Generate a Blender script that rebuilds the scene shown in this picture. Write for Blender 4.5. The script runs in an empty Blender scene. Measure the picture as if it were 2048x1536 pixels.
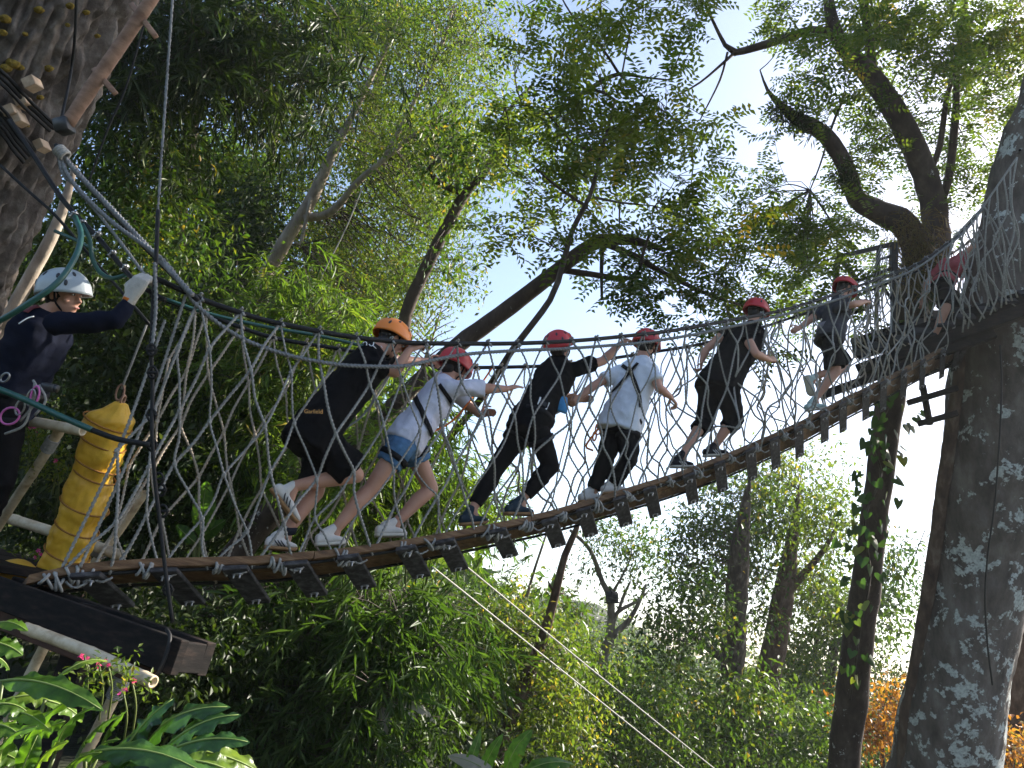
import bpy, bmesh, math, random
import numpy as np
from mathutils import Vector, Matrix, noise as mnoise
from mathutils.bvhtree import BVHTree

rad = math.radians
rng = np.random.default_rng(7)
random.seed(7)
scene = bpy.context.scene
COL = scene.collection

# ------------------------------------------------------------------ camera
FPX = 1536.0                     # focal length in pixels of the 2048 wide frame
PITCH, ROLL, EYE = rad(18.0), rad(11.0), 1.7
cp, sp, cr, sr = math.cos(PITCH), math.sin(PITCH), math.cos(ROLL), math.sin(ROLL)
FWD = np.array([0, cp, sp])
_r0, _u0 = np.array([1.0, 0, 0]), np.array([0, -sp, cp])
RIGHT = cr * _r0 + sr * _u0
UP = cr * _u0 - sr * _r0
CAM = np.array([0, 0, EYE])
cam_data = bpy.data.cameras.new('camera')
cam_data.sensor_width = 36.0
cam_data.lens = 27.0
cam_data.clip_start = 0.05
cam_data.clip_end = 2000
cam = bpy.data.objects.new('camera', cam_data)
COL.objects.link(cam)
_m = Matrix(((RIGHT[0], UP[0], -FWD[0], CAM[0]), (RIGHT[1], UP[1], -FWD[1], CAM[1]),
             (RIGHT[2], UP[2], -FWD[2], CAM[2]), (0, 0, 0, 1)))
cam.matrix_world = _m
scene.camera = cam

# ------------------------------------------------------------------ sky, sun, exposure
SUN_EL, SUN_AZ = rad(34), rad(60)          # azimuth measured from +Y towards +X
world = bpy.data.worlds.new('World')
scene.world = world
world.use_nodes = True
wn, wl = world.node_tree.nodes, world.node_tree.links
sky = wn.new('ShaderNodeTexSky')
sky.sky_type = 'NISHITA'
sky.sun_disc = False
sky.sun_elevation = SUN_EL
sky.sun_rotation = SUN_AZ
sky.air_density = 1.0
sky.dust_density = 2.6
sky.ozone_density = 1.0
sky.altitude = 500
bg = wn['Background']
bg.inputs['Strength'].default_value = 0.095
wl.new(sky.outputs[0], bg.inputs['Color'])
sun_data = bpy.data.lights.new('sun', 'SUN')
sun_data.energy = 5.0
sun_data.angle = rad(0.55)
sun_data.color = (1.0, 0.93, 0.82)
sun = bpy.data.objects.new('sun', sun_data)
COL.objects.link(sun)
SUNV = Vector((math.sin(SUN_AZ) * math.cos(SUN_EL), math.cos(SUN_AZ) * math.cos(SUN_EL), math.sin(SUN_EL)))
sun.rotation_euler = SUNV.to_track_quat('Z', 'Y').to_euler()
sun.location = (20, 10, 30)
vs = scene.view_settings
vs.view_transform = 'Standard'
vs.look = 'None'
vs.gamma = 1.0
vs.use_curve_mapping = False
vs.exposure = 1.75
scene.cycles.max_bounces = 8
scene.cycles.transparent_max_bounces = 8
scene.cycles.volume_bounces = 1
scene.cycles.use_denoising = True

# ------------------------------------------------------------------ placing helpers
def ray(px, py):
    return FWD + RIGHT * ((px - 1024) / FPX) + UP * ((768 - py) / FPX)
def P(px, py, d):
    """world point seen at photograph pixel px,py at depth d metres along the view axis"""
    return CAM + ray(px, py) * d
def proj(p):
    v = np.asarray(p) - CAM
    d = v @ FWD
    return 1024 + FPX * (v @ RIGHT) / d, 768 - FPX * (v @ UP) / d, d
BA, BB = P(150, 1150, 4.1), P(1960, 660, 10.5)
AXIS = (BB - BA) * np.array([1, 1, 0]); AXIS /= np.linalg.norm(AXIS)
PERP = np.array([-AXIS[1], AXIS[0], 0.0])
def PL(px, py, off=0.0):
    """point on the upright plane of the rope bridge, `off` metres behind its near edge"""
    r = ray(px, py)
    t = ((BA + off * PERP - CAM) @ PERP) / (r @ PERP)
    return CAM + r * t
def pxm(d):
    return d / FPX               # metres per photograph pixel at depth d

def gz(x, y):
    """ground height"""
    x = np.asarray(x, float); y = np.asarray(y, float)
    left = 1 / (1 + np.exp((x + 2.0 + 0.10 * y) / 1.6))
    back = np.clip((y - 8.5) / 14, 0, 1.6)
    hill = 7.5 * left * back ** 1.2
    valley = -3.2 * np.clip((x + 1) / 9, 0, 1) * np.clip((y - 2) / 10, 0, 1)
    r = np.hypot(x, y)
    far = 12.0 * np.clip((r - 60) / 120, 0, 1) ** 1.3 * (0.8 + 0.35 * np.sin(np.arctan2(y, x) * 9 + 1.0) + 0.2 * np.sin(np.arctan2(y, x) * 23))
    bump = 0.12 * np.sin(x * 1.3 + y * 0.7) + 0.1 * np.sin(y * 1.9 - x * 0.6)
    return hill + valley + far + bump * np.clip(r / 4, 0, 1)

# ------------------------------------------------------------------ mesh helpers
BASE = {}
def link(o):
    COL.objects.link(o); return o
def thing(name, label, cat, loc, group=None):
    o = bpy.data.objects.new(name, None)
    o.empty_display_size = 0.1
    link(o)
    o.location = tuple(float(v) for v in loc)
    o['label'] = label; o['category'] = cat
    if group: o['group'] = group
    BASE[o.name] = np.array(loc, float)
    return o
def tag(o, label, cat, group=None):
    o['label'] = label; o['category'] = cat
    if group: o['group'] = group
    return o
def base_of(o):
    return BASE.get(o.name, np.zeros(3)) if o else np.zeros(3)
def fastmesh(name, V, F, rnd=None, smooth=False):
    """V (n,3) array, F (m,k) array of equal sized faces or list of faces"""
    me = bpy.data.meshes.new(name)
    V = np.asarray(V, np.float32)
    if isinstance(F, np.ndarray):
        m, k = F.shape
        me.vertices.add(len(V)); me.vertices.foreach_set('co', V.ravel())
        me.loops.add(m * k); me.loops.foreach_set('vertex_index', F.astype(np.int32).ravel())
        me.polygons.add(m)
        me.polygons.foreach_set('loop_start', np.arange(0, m * k, k, dtype=np.int32))
    else:
        me.from_pydata([tuple(v) for v in V.tolist()], [], F)
    me.update(calc_edges=True)
    if smooth:
        me.polygons.foreach_set('use_smooth', np.ones(len(me.polygons), bool))
    if rnd is not None:
        a = me.attributes.new('rnd', 'FLOAT', 'FACE')
        a.data.foreach_set('value', np.asarray(rnd, np.float32))
    return me
def mk(name, V, F, mat, parent=None, smooth=True, rnd=None, label=None):
    b = base_of(parent)
    me = fastmesh(name, np.asarray(V) - b, F, rnd, smooth)
    me.materials.append(mat)
    o = bpy.data.objects.new(name, me)
    link(o)
    if parent:
        o.parent = parent
        BASE[o.name] = b
    if label: o['label'] = label
    return o
def join(parts):
    Vs, Fs, n = [], [], 0
    for V, F in parts:
        V = np.asarray(V, float)
        Vs.append(V)
        Fs += [[i + n for i in f] for f in (F.tolist() if isinstance(F, np.ndarray) else F)]
        n += len(V)
    return np.vstack(Vs), Fs
def nrm(v):
    v = np.asarray(v, float); return v / (np.linalg.norm(v) + 1e-12)
def catmull(pts, step):
    pts = np.asarray(pts, float)
    if len(pts) < 3:
        n = max(2, int(np.ceil(np.linalg.norm(pts[1] - pts[0]) / step)) + 1)
        t = np.linspace(0, 1, n)[:, None]
        return pts[0] * (1 - t) + pts[1] * t
    e = np.vstack([2 * pts[0] - pts[1], pts, 2 * pts[-1] - pts[-2]])
    out = []
    for i in range(len(pts) - 1):
        a, b, c, d = e[i:i + 4]
        n = max(1, int(np.ceil(np.linalg.norm((c - b)[:3]) / step)))
        for k in range(n):
            t = k / n
            out.append(0.5 * (2 * b + (c - a) * t + (2 * a - 5 * b + 4 * c - d) * t * t + (3 * b - a - 3 * c + d) * t ** 3))
    out.append(pts[-1])
    return np.array(out)
def frames(path):
    T = np.gradient(path, axis=0); T /= np.linalg.norm(T, axis=1)[:, None] + 1e-12
    N = np.zeros_like(T)
    n = np.cross(T[0], [0, 0, 1.0])
    if np.linalg.norm(n) < 0.05: n = np.cross(T[0], [1.0, 0, 0])
    n = nrm(n)
    for i in range(len(T)):
        n = n - T[i] * (n @ T[i]); n = nrm(n); N[i] = n
    return T, N, np.cross(T, N)
def ringquads(n, k, caps=True):
    i = np.arange(n - 1)[:, None] * k; j = np.arange(k)[None, :]; j2 = (j + 1) % k
    F = np.stack([i + j, i + j2, i + k + j2, i + k + j], -1).reshape(-1, 4).tolist()
    if caps:
        F.append(list(range(k))[::-1]); F.append([(n - 1) * k + q for q in range(k)])
    return F
def tube(path, r, k=8, caps=True):
    path = np.asarray(path, float); n = len(path)
    r = np.broadcast_to(np.asarray(r, float), (n,))
    T, N, B = frames(path)
    a = np.linspace(0, 2 * np.pi, k, endpoint=False)
    V = path[:, None, :] + r[:, None, None] * (np.cos(a)[None, :, None] * N[:, None, :] + np.sin(a)[None, :, None] * B[:, None, :])
    return V.reshape(-1, 3), ringquads(n, k, caps)
def rope(pts, r, pitch=0.085, step=0.0125, k=9):
    """three strand laid rope"""
    path = catmull(pts, step)
    T, N, B = frames(path)
    s = np.concatenate([[0], np.cumsum(np.linalg.norm(np.diff(path, axis=0), axis=1))])
    a = np.linspace(0, 2 * np.pi, k, endpoint=False)
    R = r * (0.84 + 0.22 * np.cos(3 * a))
    ph = 2 * np.pi * s / pitch
    ca = np.cos(a[None, :] + ph[:, None]) * R[None, :]; sa = np.sin(a[None, :] + ph[:, None]) * R[None, :]
    V = path[:, None, :] + ca[..., None] * N[:, None, :] + sa[..., None] * B[:, None, :]
    return V.reshape(-1, 3), ringquads(len(path), k)
def loft(secs, k=16, pw=2.0):
    """secs: list of (centre, half axis x vector, half axis y vector); superellipse power pw"""
    a = np.linspace(0, 2 * np.pi, k, endpoint=False)
    c, s = np.cos(a), np.sin(a)
    ex = np.sign(c) * np.abs(c) ** (2 / pw); ey = np.sign(s) * np.abs(s) ** (2 / pw)
    V = np.vstack([np.asarray(o)[None] + ex[:, None] * np.asarray(x)[None] + ey[:, None] * np.asarray(y)[None] for o, x, y in secs])
    return V, ringquads(len(secs), k)
def ellipsoid(c, ax, ay, az, n=8, k=12):
    th = np.linspace(0.06, np.pi - 0.06, n)
    return loft([(np.asarray(c) + np.cos(t) * np.asarray(az), np.sin(t) * np.asarray(ax), np.sin(t) * np.asarray(ay)) for t in th], k)
def cone(a, b, r1, r2, k=12, rnd=True):
    """tapered limb from a to b; rounded or flat ends"""
    a, b = np.asarray(a, float), np.asarray(b, float)
    t = nrm(b - a); n = nrm(np.cross(t, [0.3, 0.2, 1])); m = np.cross(t, n)
    S = []
    if rnd:
        for q in (-0.95, -0.7, -0.35): S.append((a + t * r1 * q, r1 * math.sqrt(1 - q * q)))
    for q in (0, .25, .5, .75, 1): S.append((a + (b - a) * q, r1 + (r2 - r1) * q))
    if rnd:
        for q in (.35, .7, .95): S.append((b + t * r2 * q, r2 * math.sqrt(1 - q * q)))
    return loft([(c, n * r, m * r) for c, r in S], k)
def box(o, x, y, z, bev=0.0):
    """box centred on o with half axis vectors x, y, z; bev in metres chamfers all edges"""
    o, x, y, z = (np.asarray(v, float) for v in (o, x, y, z))
    if bev <= 0:
        V = [o + i * x + j * y + l * z for i in (-1, 1) for j in (-1, 1) for l in (-1, 1)]
        return np.array(V), [[0, 1, 3, 2], [4, 6, 7, 5], [0, 4, 5, 1], [2, 3, 7, 6], [0, 2, 6, 4], [1, 5, 7, 3]]
    ly, lz, lx = np.linalg.norm(y), np.linalg.norm(z), np.linalg.norm(x)
    def sec(t, ins):
        fy, fz = 1 - ins / ly, 1 - ins / lz
        by, bz = max(0.05, fy - bev / ly), max(0.05, fz - bev / lz)
        pts = [(-fy, -bz), (-by, -fz), (by, -fz), (fy, -bz), (fy, bz), (by, fz), (-by, fz), (-fy, bz)]
        return [o + t * x + q * y + w * z for q, w in pts]
    V = sec(-1, bev) + sec(-1 + bev / lx, 0) + sec(1 - bev / lx, 0) + sec(1, bev)
    return np.array(V), ringquads(4, 8)
def beam(p, q, w, h, up=(0, 0, 1), bev=0.004):
    p, q = np.asarray(p, float), np.asarray(q, float)
    t = nrm(q - p); s = nrm(np.cross(t, up)); u = np.cross(s, t)
    return box((p + q) / 2, (q - p) / 2, s * w / 2, u * h / 2, bev)
def torus(c, ax, ay, r, n=14, k=6):
    a = np.linspace(0, 2 * np.pi, n, endpoint=False)
    path = np.asarray(c)[None] + np.cos(a)[:, None] * np.asarray(ax)[None] + np.sin(a)[:, None] * np.asarray(ay)[None]
    nz = nrm(np.cross(ax, ay))
    V = []
    for i, p in enumerate(path):
        e = nrm(p - np.asarray(c))
        for b in np.linspace(0, 2 * np.pi, k, endpoint=False):
            V.append(p + r * (math.cos(b) * e + math.sin(b) * nz))
    F = [[i * k + j, i * k + (j + 1) % k, ((i + 1) % n) * k + (j + 1) % k, ((i + 1) % n) * k + j] for i in range(n) for j in range(k)]
    return np.array(V), F

# ------------------------------------------------------------------ materials
def newmat(name):
    m = bpy.data.materials.new(name); m.use_nodes = True
    nt = m.node_tree
    return m, nt.nodes, nt.links, nt.nodes['Principled BSDF'], nt.nodes['Material Output']
def ramp(nodes, stops):
    r = nodes.new('ShaderNodeValToRGB')
    e = r.color_ramp.elements
    while len(e) < len(stops): e.new(0.5)
    for el, (p, c) in zip(e, stops):
        el.position = p; el.color = (*c, 1)
    return r
def noisy(name, c1, c2, scale=8, stretch=(1, 1, 1), rough=0.75, bump=0.3, bdist=0.01, c3=None, detail=6, spec=0.3, metal=0.0, fine=None):
    m, n, l, b, out = newmat(name)
    tc = n.new('ShaderNodeTexCoord'); mp = n.new('ShaderNodeMapping'); mp.inputs['Scale'].default_value = stretch
    l.new(tc.outputs['Object'], mp.inputs[0])
    t = n.new('ShaderNodeTexNoise'); t.inputs['Scale'].default_value = scale; t.inputs['Detail'].default_value = detail
    t.inputs['Roughness'].default_value = 0.62
    l.new(mp.outputs[0], t.inputs['Vector'])
    st = [(0.3, c1), (0.68, c2)] if c3 is None else [(0.28, c1), (0.5, c2), (0.7, c3)]
    r = ramp(n, st)
    l.new(t.outputs['Fac'], r.inputs[0]); l.new(r.outputs[0], b.inputs['Base Color'])
    b.inputs['Roughness'].default_value = rough; b.inputs['Specular IOR Level'].default_value = spec; b.inputs['Metallic'].default_value = metal
    if bump:
        bp = n.new('ShaderNodeBump'); bp.inputs['Strength'].default_value = bump; bp.inputs['Distance'].default_value = bdist
        if fine:
            t2 = n.new('ShaderNodeTexNoise'); t2.inputs['Scale'].default_value = fine; t2.inputs['Detail'].default_value = 4
            l.new(mp.outputs[0], t2.inputs['Vector']); l.new(t2.outputs['Fac'], bp.inputs['Height'])
        else:
            l.new(t.outputs['Fac'], bp.inputs['Height'])
        l.new(bp.outputs[0], b.inputs['Normal'])
    return m
def leafmat(name, stops, trans=0.4, rough=0.45, spec=0.28, tcol=1.35, vein=False):
    m, n, l, b, out = newmat(name)
    at = n.new('ShaderNodeAttribute'); at.attribute_name = 'rnd'
    r = ramp(n, stops)
    l.new(at.outputs['Fac'], r.inputs[0])
    l.new(r.outputs[0], b.inputs['Base Color'])
    b.inputs['Roughness'].default_value = rough; b.inputs['Specular IOR Level'].default_value = spec
    if vein:
        tcv = n.new('ShaderNodeTexCoord'); nv_ = n.new('ShaderNodeTexNoise'); nv_.inputs['Scale'].default_value = 22; nv_.inputs['Detail'].default_value = 7
        l.new(tcv.outputs['Object'], nv_.inputs['Vector'])
        bpv = n.new('ShaderNodeBump'); bpv.inputs['Strength'].default_value = .55; bpv.inputs['Distance'].default_value = .012
        l.new(nv_.outputs['Fac'], bpv.inputs['Height']); l.new(bpv.outputs[0], b.inputs['Normal'])
        rv = ramp(n, [(.3, (.5, .5, .5)), (.55, (1, 1, 1)), (.75, (1.5, 1.35, .9))]); l.new(nv_.outputs['Fac'], rv.inputs[0])
        mv = n.new('ShaderNodeMixRGB'); mv.blend_type = 'MULTIPLY'; mv.inputs[0].default_value = 1
        l.new(r.outputs[0], mv.inputs[1]); l.new(rv.outputs[0], mv.inputs[2]); l.new(mv.outputs[0], b.inputs['Base Color']); r = mv
    tr = n.new('ShaderNodeBsdfTranslucent')
    g = n.new('ShaderNodeMixRGB'); g.blend_type = 'MULTIPLY'; g.inputs[0].default_value = 1; g.inputs[2].default_value = (tcol * 1.15, tcol * 1.25, tcol * 0.5, 1)
    l.new(r.outputs[0], g.inputs[1]); l.new(g.outputs[0], tr.inputs['Color'])
    mx = n.new('ShaderNodeMixShader'); mx.inputs[0].default_value = trans
    l.new(b.outputs[0], mx.inputs[1]); l.new(tr.outputs[0], mx.inputs[2]); l.new(mx.outputs[0], out.inputs['Surface'])
    return m
M = {}
M['rope'] = noisy('rope_fibre', (.17, .165, .155), (.34, .33, .305), 60, bump=0.5, bdist=0.002, rough=0.9)
M['line'] = noisy('pale_line', (.42, .40, .36), (.6, .57, .52), 40, rough=.8, bump=0)
M['rope_sunlit'] = noisy('sunlit_rope', (.24, .20, .15), (.46, .39, .30), 60, bump=.5, bdist=.002, rough=.9)  # same rope as the near net, sunlit tan put into the colour
M['rope_dark'] = noisy('rope_grey', (.13, .135, .14), (.26, .26, .26), 50, bump=0.5, bdist=0.002, rough=0.9)
M['cable'] = noisy('black_cable', (.004, .0045, .005), (.014, .014, .015), 40, rough=0.6, bump=0.2, bdist=0.001, spec=0.25)
M['hose'] = noisy('green_hose', (.010, .055, .045), (.018, .085, .068), 20, rough=0.35, bump=0.05, spec=0.5)
M['steel'] = noisy('worn_steel', (.18, .18, .19), (.42, .42, .43), 80, rough=0.35, bump=0.2, bdist=0.001, metal=0.9)
M['plank'] = noisy('plank_wood', (.035, .019, .010), (.12, .064, .030), 5, (1.2, 1.2, 9), rough=0.75, bump=0.4, bdist=0.006, c3=(.20, .125, .065), fine=22)
M['darkwood'] = noisy('black_weathered_wood', (.007, .007, .008), (.028, .028, .031), 14, (1, 1, 3), rough=0.8, bump=0.5, bdist=0.005, c3=(.075, .075, .08), spec=.15)
M['platwood'] = noisy('black_stained_wood', (.004, .0035, .0035), (.010, .0085, .008), 9, (1, 1, 4), rough=0.8, bump=0.5, bdist=0.006, c3=(.03, .02, .016), spec=.12)
M['redwood'] = noisy('dark_red_wood', (.03, .012, .006), (.07, .026, .012), 7, rough=0.7, bump=0.3)
M['bamboo'] = noisy('dry_bamboo', (.28, .20, .12), (.52, .42, .28), 12, rough=0.5, bump=0.15, c3=(.62, .54, .40))
M['rail'] = noisy('brown_rail_wood', (.16, .09, .06), (.34, .21, .15), 10, (1, 1, 2), rough=0.7, bump=0.3)
M['yellow'] = noisy('yellow_tarp', (.60, .31, .022), (.80, .47, .045), 6, rough=0.42, bump=0.4, bdist=0.012, spec=0.4)
M['blockwood'] = noisy('pale_wood_block', (.3, .2, .13), (.5, .38, .27), 14, rough=0.8)
M['blackmetal'] = noisy('black_painted_metal', (.010, .011, .013), (.03, .03, .033), 18, rough=0.4, bump=0.1, spec=0.5)
def bark(name, c1, c2, c3, scale=6, vs=0.35, bump=0.7, bd=0.03, rough=0.9):
    return noisy(name, c1, c2, scale, (1, 1, vs), rough, bump, bd, c3, 8)
M['bark_grey'] = bark('grey_bark', (.07, .055, .045), (.17, .14, .115), (.30, .27, .23))
M['bark_dark'] = bark('dark_bark', (.018, .013, .010), (.055, .040, .03), (.14, .12, .10), 9, 0.4)
M['bark_brown'] = bark('brown_bark', (.03, .018, .012), (.085, .05, .035), (.17, .13, .10), 8)
M['bark_pale'] = bark('pale_bark', (.14, .11, .085), (.28, .23, .18), (.42, .36, .29), 7)
M['twig'] = noisy('twig_bark', (.03, .022, .015), (.08, .06, .045), 20, bump=0)
M['skin'] = noisy('skin', (.42, .21, .14), (.50, .27, .19), 9, rough=0.5, bump=0.08, bdist=0.002, spec=0.35)
M['skin'].node_tree.nodes['Principled BSDF'].inputs['Subsurface Weight'].default_value = 0.06
M['skin'].node_tree.nodes['Principled BSDF'].inputs['Subsurface Radius'].default_value = (0.02, 0.008, 0.004)
def cloth(name, c, rough=0.85, var=0.22, fold=0.25):
    c = np.array(c)
    return noisy(name, tuple(c * (1 - var)), tuple(np.minimum(1, c * (1 + var))), 14, rough=rough, bump=fold, bdist=0.008, spec=0.07, fine=160)
M['black_cloth'] = cloth('black_cloth', (.0055, .0055, .0065))
M['navy_cloth'] = cloth('navy_cloth', (.006, .008, .018))
M['white_cloth'] = cloth('white_cloth', (.66, .69, .76), var=0.06)
M['lilac_cloth'] = cloth('pale_lilac_cloth', (.56, .56, .66), var=0.07)
M['grey_cloth'] = cloth('grey_cloth', (.055, .055, .065))
M['lightgrey_cloth'] = cloth('light_grey_cloth', (.21, .20, .235), var=0.1)
M['pink_cloth'] = cloth('dusty_pink_cloth', (.33, .075, .085))
M['denim'] = cloth('blue_denim', (.075, .155, .27), var=0.3)
M['sock'] = cloth('dark_sock', (.02, .022, .03))
M['strap'] = cloth('black_webbing', (.010, .010, .012), rough=0.6)
M['shoe_white'] = cloth('white_shoe', (.60, .56, .52), var=0.1, rough=0.6)
M['shoe_black'] = cloth('black_shoe', (.018, .018, .022), rough=0.6)
M['shoe_navy'] = cloth('navy_shoe', (.025, .04, .055), rough=0.6)
M['shoe_mint'] = cloth('pale_mint_shoe', (.45, .56, .53), var=0.1, rough=0.6)
M['sole_white'] = noisy('cream_rubber', (.5, .46, .38), (.62, .57, .48), 20, rough=0.7, bump=0.1)
M['sole_tan'] = noisy('tan_rubber', (.24, .13, .055), (.36, .20, .09), 20, rough=0.7, bump=0.1)
M['glove'] = cloth('white_knit_glove', (.46, .42, .37), var=0.2, fold=.6)
M['cuff'] = cloth('orange_knit', (.55, .16, .03))
M['hair'] = noisy('black_hair', (.006, .005, .005), (.022, .016, .013), 60, (1, 1, .3), rough=0.45, bump=0.5, bdist=0.004)
def paint(name, c, rough=0.35):
    return noisy(name, tuple(np.array(c) * 0.86), c, 5, rough=rough, bump=0.03, spec=0.5)
M['helmet_red'] = paint('red_helmet_shell', (.50, .022, .028))
M['helmet_orange'] = paint('orange_helmet_shell', (.80, .22, .025))
M['helmet_white'] = paint('pale_grey_helmet_shell', (.36, .40, .42))
M['vent'] = paint('black_plastic', (.012, .012, .014))
M['print_white'] = paint('white_print', (.75, .75, .75), 0.8)
M['print_orange'] = paint('orange_print', (.85, .42, .12), 0.8)
M['print_red'] = paint('dark_red_print', (.12, .015, .02), 0.8)
M['eye'] = paint('eye_white', (.7, .68, .65), 0.2)
M['lip'] = paint('lip', (.36, .12, .10), 0.5)
M['pink_metal'] = paint('pink_anodised_metal', (.55, .12, .38), 0.3)
M['blue_cloth'] = cloth('blue_cloth', (.05, .2, .42))
M['orange_cord'] = cloth('orange_cord', (.55, .14, .03))
M['petal'] = leafmat('pink_petal', [(0, (.55, .03, .28)), (1, (.75, .10, .42))], 0.3)
M['petal_white'] = leafmat('white_petal', [(0, (.65, .65, .62)), (1, (.8, .8, .78))], 0.3)
M['moss'] = leafmat('brown_epiphyte', [(0, (.05, .03, .008)), (.5, (.13, .075, .02)), (1, (.16, .13, .03))], 0.25, 0.8)
G = (.042, .080, .014); G2 = (.085, .125, .018); GD = (.020, .046, .012); GY = (.17, .165, .022)
M['leaf'] = leafmat('green_leaf', [(0, GD), (.35, G), (.75, G2), (.93, GY), (1, (.30, .20, .03))], 0.42)
M['leaf_yel'] = leafmat('yellow_green_leaf', [(0, G), (.4, G2), (.8, (.14, .16, .03)), (1, (.36, .24, .04))], 0.48)
M['leaf_dark_shade'] = leafmat('dark_shaded_leaf', [(0, (.014, .028, .007)), (.6, (.028, .046, .010)), (1, (.075, .095, .020))], 0.35)  # dark green leaf; shade of canopy and slope is painted into it
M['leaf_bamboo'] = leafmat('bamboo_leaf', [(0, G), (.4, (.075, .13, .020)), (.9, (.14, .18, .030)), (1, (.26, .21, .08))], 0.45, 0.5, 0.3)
M['leaf_bamboo_shade'] = leafmat('shaded_bamboo_leaf', [(0, GD), (.5, G), (1, (.08, .13, .03))], 0.4, 0.45)  # darker copy of the bamboo leaf, shade put into the colour
M['orange_brown'] = cloth('brown_cord', (.30,.14,.04)) if 'cloth' in globals() else None
M['leaf_orange'] = leafmat('orange_leaf', [(0, (.20, .08, .02)), (.5, (.34, .13, .03)), (.85, (.30, .19, .04)), (1, (.14, .14, .03))], 0.45)
M['leaf_banana'] = leafmat('banana_leaf', [(0, (.05, .13, .02)), (1, (.10, .20, .035))], 0.42, 0.4, vein=True)
M['leaf_dry'] = leafmat('dry_banana_leaf', [(0, (.22, .20, .16)), (1, (.36, .34, .30))], 0.3, 0.7)
M['leaf_ginger'] = leafmat('broad_glossy_leaf', [(0, (.045, .11, .015)), (.6, (.10, .19, .02)), (1, (.19, .26, .03))], 0.48, 0.36, 0.4, vein=True)
M['leaf_ginger_dark'] = leafmat('broad_dark_leaf', [(0, (.018, .06, .015)), (1, (.05, .12, .022))], 0.3, 0.3, 0.5, vein=True)
M['leaf_vine'] = leafmat('vine_leaf', [(0, (.02, .05, .014)), (.8, (.05, .10, .025)), (1, (.16, .18, .03))], 0.35)
M['soil'] = noisy('leaf_litter_ground', (.008, .010, .004), (.018, .022, .008), 1.3, rough=0.95, bump=0.6, bdist=0.1, c3=(.03, .034, .012), fine=9)
# lichen spotted trunk
def lichen(name, bark_cols, white, thr, scale):
    m, n, l, b, out = newmat(name)
    tc = n.new('ShaderNodeTexCoord')
    t = n.new('ShaderNodeTexNoise'); t.inputs['Scale'].default_value = 3.2; t.inputs['Detail'].default_value = 9; t.inputs['Roughness'].default_value = .68
    mp = n.new('ShaderNodeMapping'); mp.inputs['Scale'].default_value = (1.3, 1.3, .5)
    l.new(tc.outputs['Object'], mp.inputs[0]); l.new(mp.outputs[0], t.inputs['Vector'])
    r = ramp(n, [(.3, bark_cols[0]), (.52, bark_cols[1]), (.72, bark_cols[2])]); l.new(t.outputs['Fac'], r.inputs[0])
    t2 = n.new('ShaderNodeTexNoise'); t2.inputs['Scale'].default_value = scale; t2.inputs['Detail'].default_value = 10; t2.inputs['Roughness'].default_value = .66; t2.inputs['Distortion'].default_value = .35
    l.new(tc.outputs['Object'], t2.inputs['Vector'])
    # lichen grows thickest low on the stem
    sx = n.new('ShaderNodeSeparateXYZ'); l.new(tc.outputs['Object'], sx.inputs[0])
    mr = n.new('ShaderNodeMapRange'); mr.inputs['From Min'].default_value = 1.0; mr.inputs['From Max'].default_value = 7.0
    mr.inputs['To Min'].default_value = 0.035; mr.inputs['To Max'].default_value = -0.085
    l.new(sx.outputs['Z'], mr.inputs['Value'])
    ad = n.new('ShaderNodeMath'); l.new(t2.outputs['Fac'], ad.inputs[0]); l.new(mr.outputs[0], ad.inputs[1])
    t4 = n.new('ShaderNodeTexNoise'); t4.inputs['Scale'].default_value = scale * 4.5; t4.inputs['Detail'].default_value = 6; t4.inputs['Roughness'].default_value = .6
    l.new(tc.outputs['Object'], t4.inputs['Vector'])
    m4 = n.new('ShaderNodeMath'); m4.operation = 'MULTIPLY_ADD'; m4.inputs[1].default_value = .42; l.new(t4.outputs['Fac'], m4.inputs[0]); l.new(ad.outputs[0], m4.inputs[2])
    s4 = n.new('ShaderNodeMath'); s4.operation = 'SUBTRACT'; s4.inputs[1].default_value = .21; l.new(m4.outputs[0], s4.inputs[0])
    r2 = ramp(n, [(thr, (0, 0, 0)), (thr + .03, (1, 1, 1))]); l.new(s4.outputs[0], r2.inputs[0])
    t3 = n.new('ShaderNodeTexNoise'); t3.inputs['Scale'].default_value = 30; l.new(tc.outputs['Object'], t3.inputs['Vector'])
    r3 = ramp(n, [(.35, tuple(np.array(white) * .62)), (.6, white)]); l.new(t3.outputs['Fac'], r3.inputs[0])
    mx = n.new('ShaderNodeMixRGB'); l.new(r2.outputs[0], mx.inputs[0]); l.new(r.outputs[0], mx.inputs[1]); l.new(r3.outputs[0], mx.inputs[2])
    l.new(mx.outputs[0], b.inputs['Base Color']); b.inputs['Roughness'].default_value = .85; b.inputs['Specular IOR Level'].default_value = .25
    bp = n.new('ShaderNodeBump'); bp.inputs['Strength'].default_value = .6; bp.inputs['Distance'].default_value = .03
    m2 = n.new('ShaderNodeMath'); m2.operation = 'MULTIPLY_ADD'; m2.inputs[1].default_value = .15; l.new(r2.outputs[0], m2.inputs[0]); l.new(t.outputs['Fac'], m2.inputs[2])
    l.new(m2.outputs[0], bp.inputs['Height']); l.new(bp.outputs[0], b.inputs['Normal'])
    return m
M['lichen'] = lichen('lichen_bark', [(.042, .033, .029), (.115, .093, .082), (.21, .18, .16)], (.50, .52, .50), .478, 2.6)
M['lichen_small'] = lichen('speckled_bark', [(.02, .014, .010), (.06, .042, .032), (.12, .09, .07)], (.40, .40, .36), .60, 7)
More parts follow.
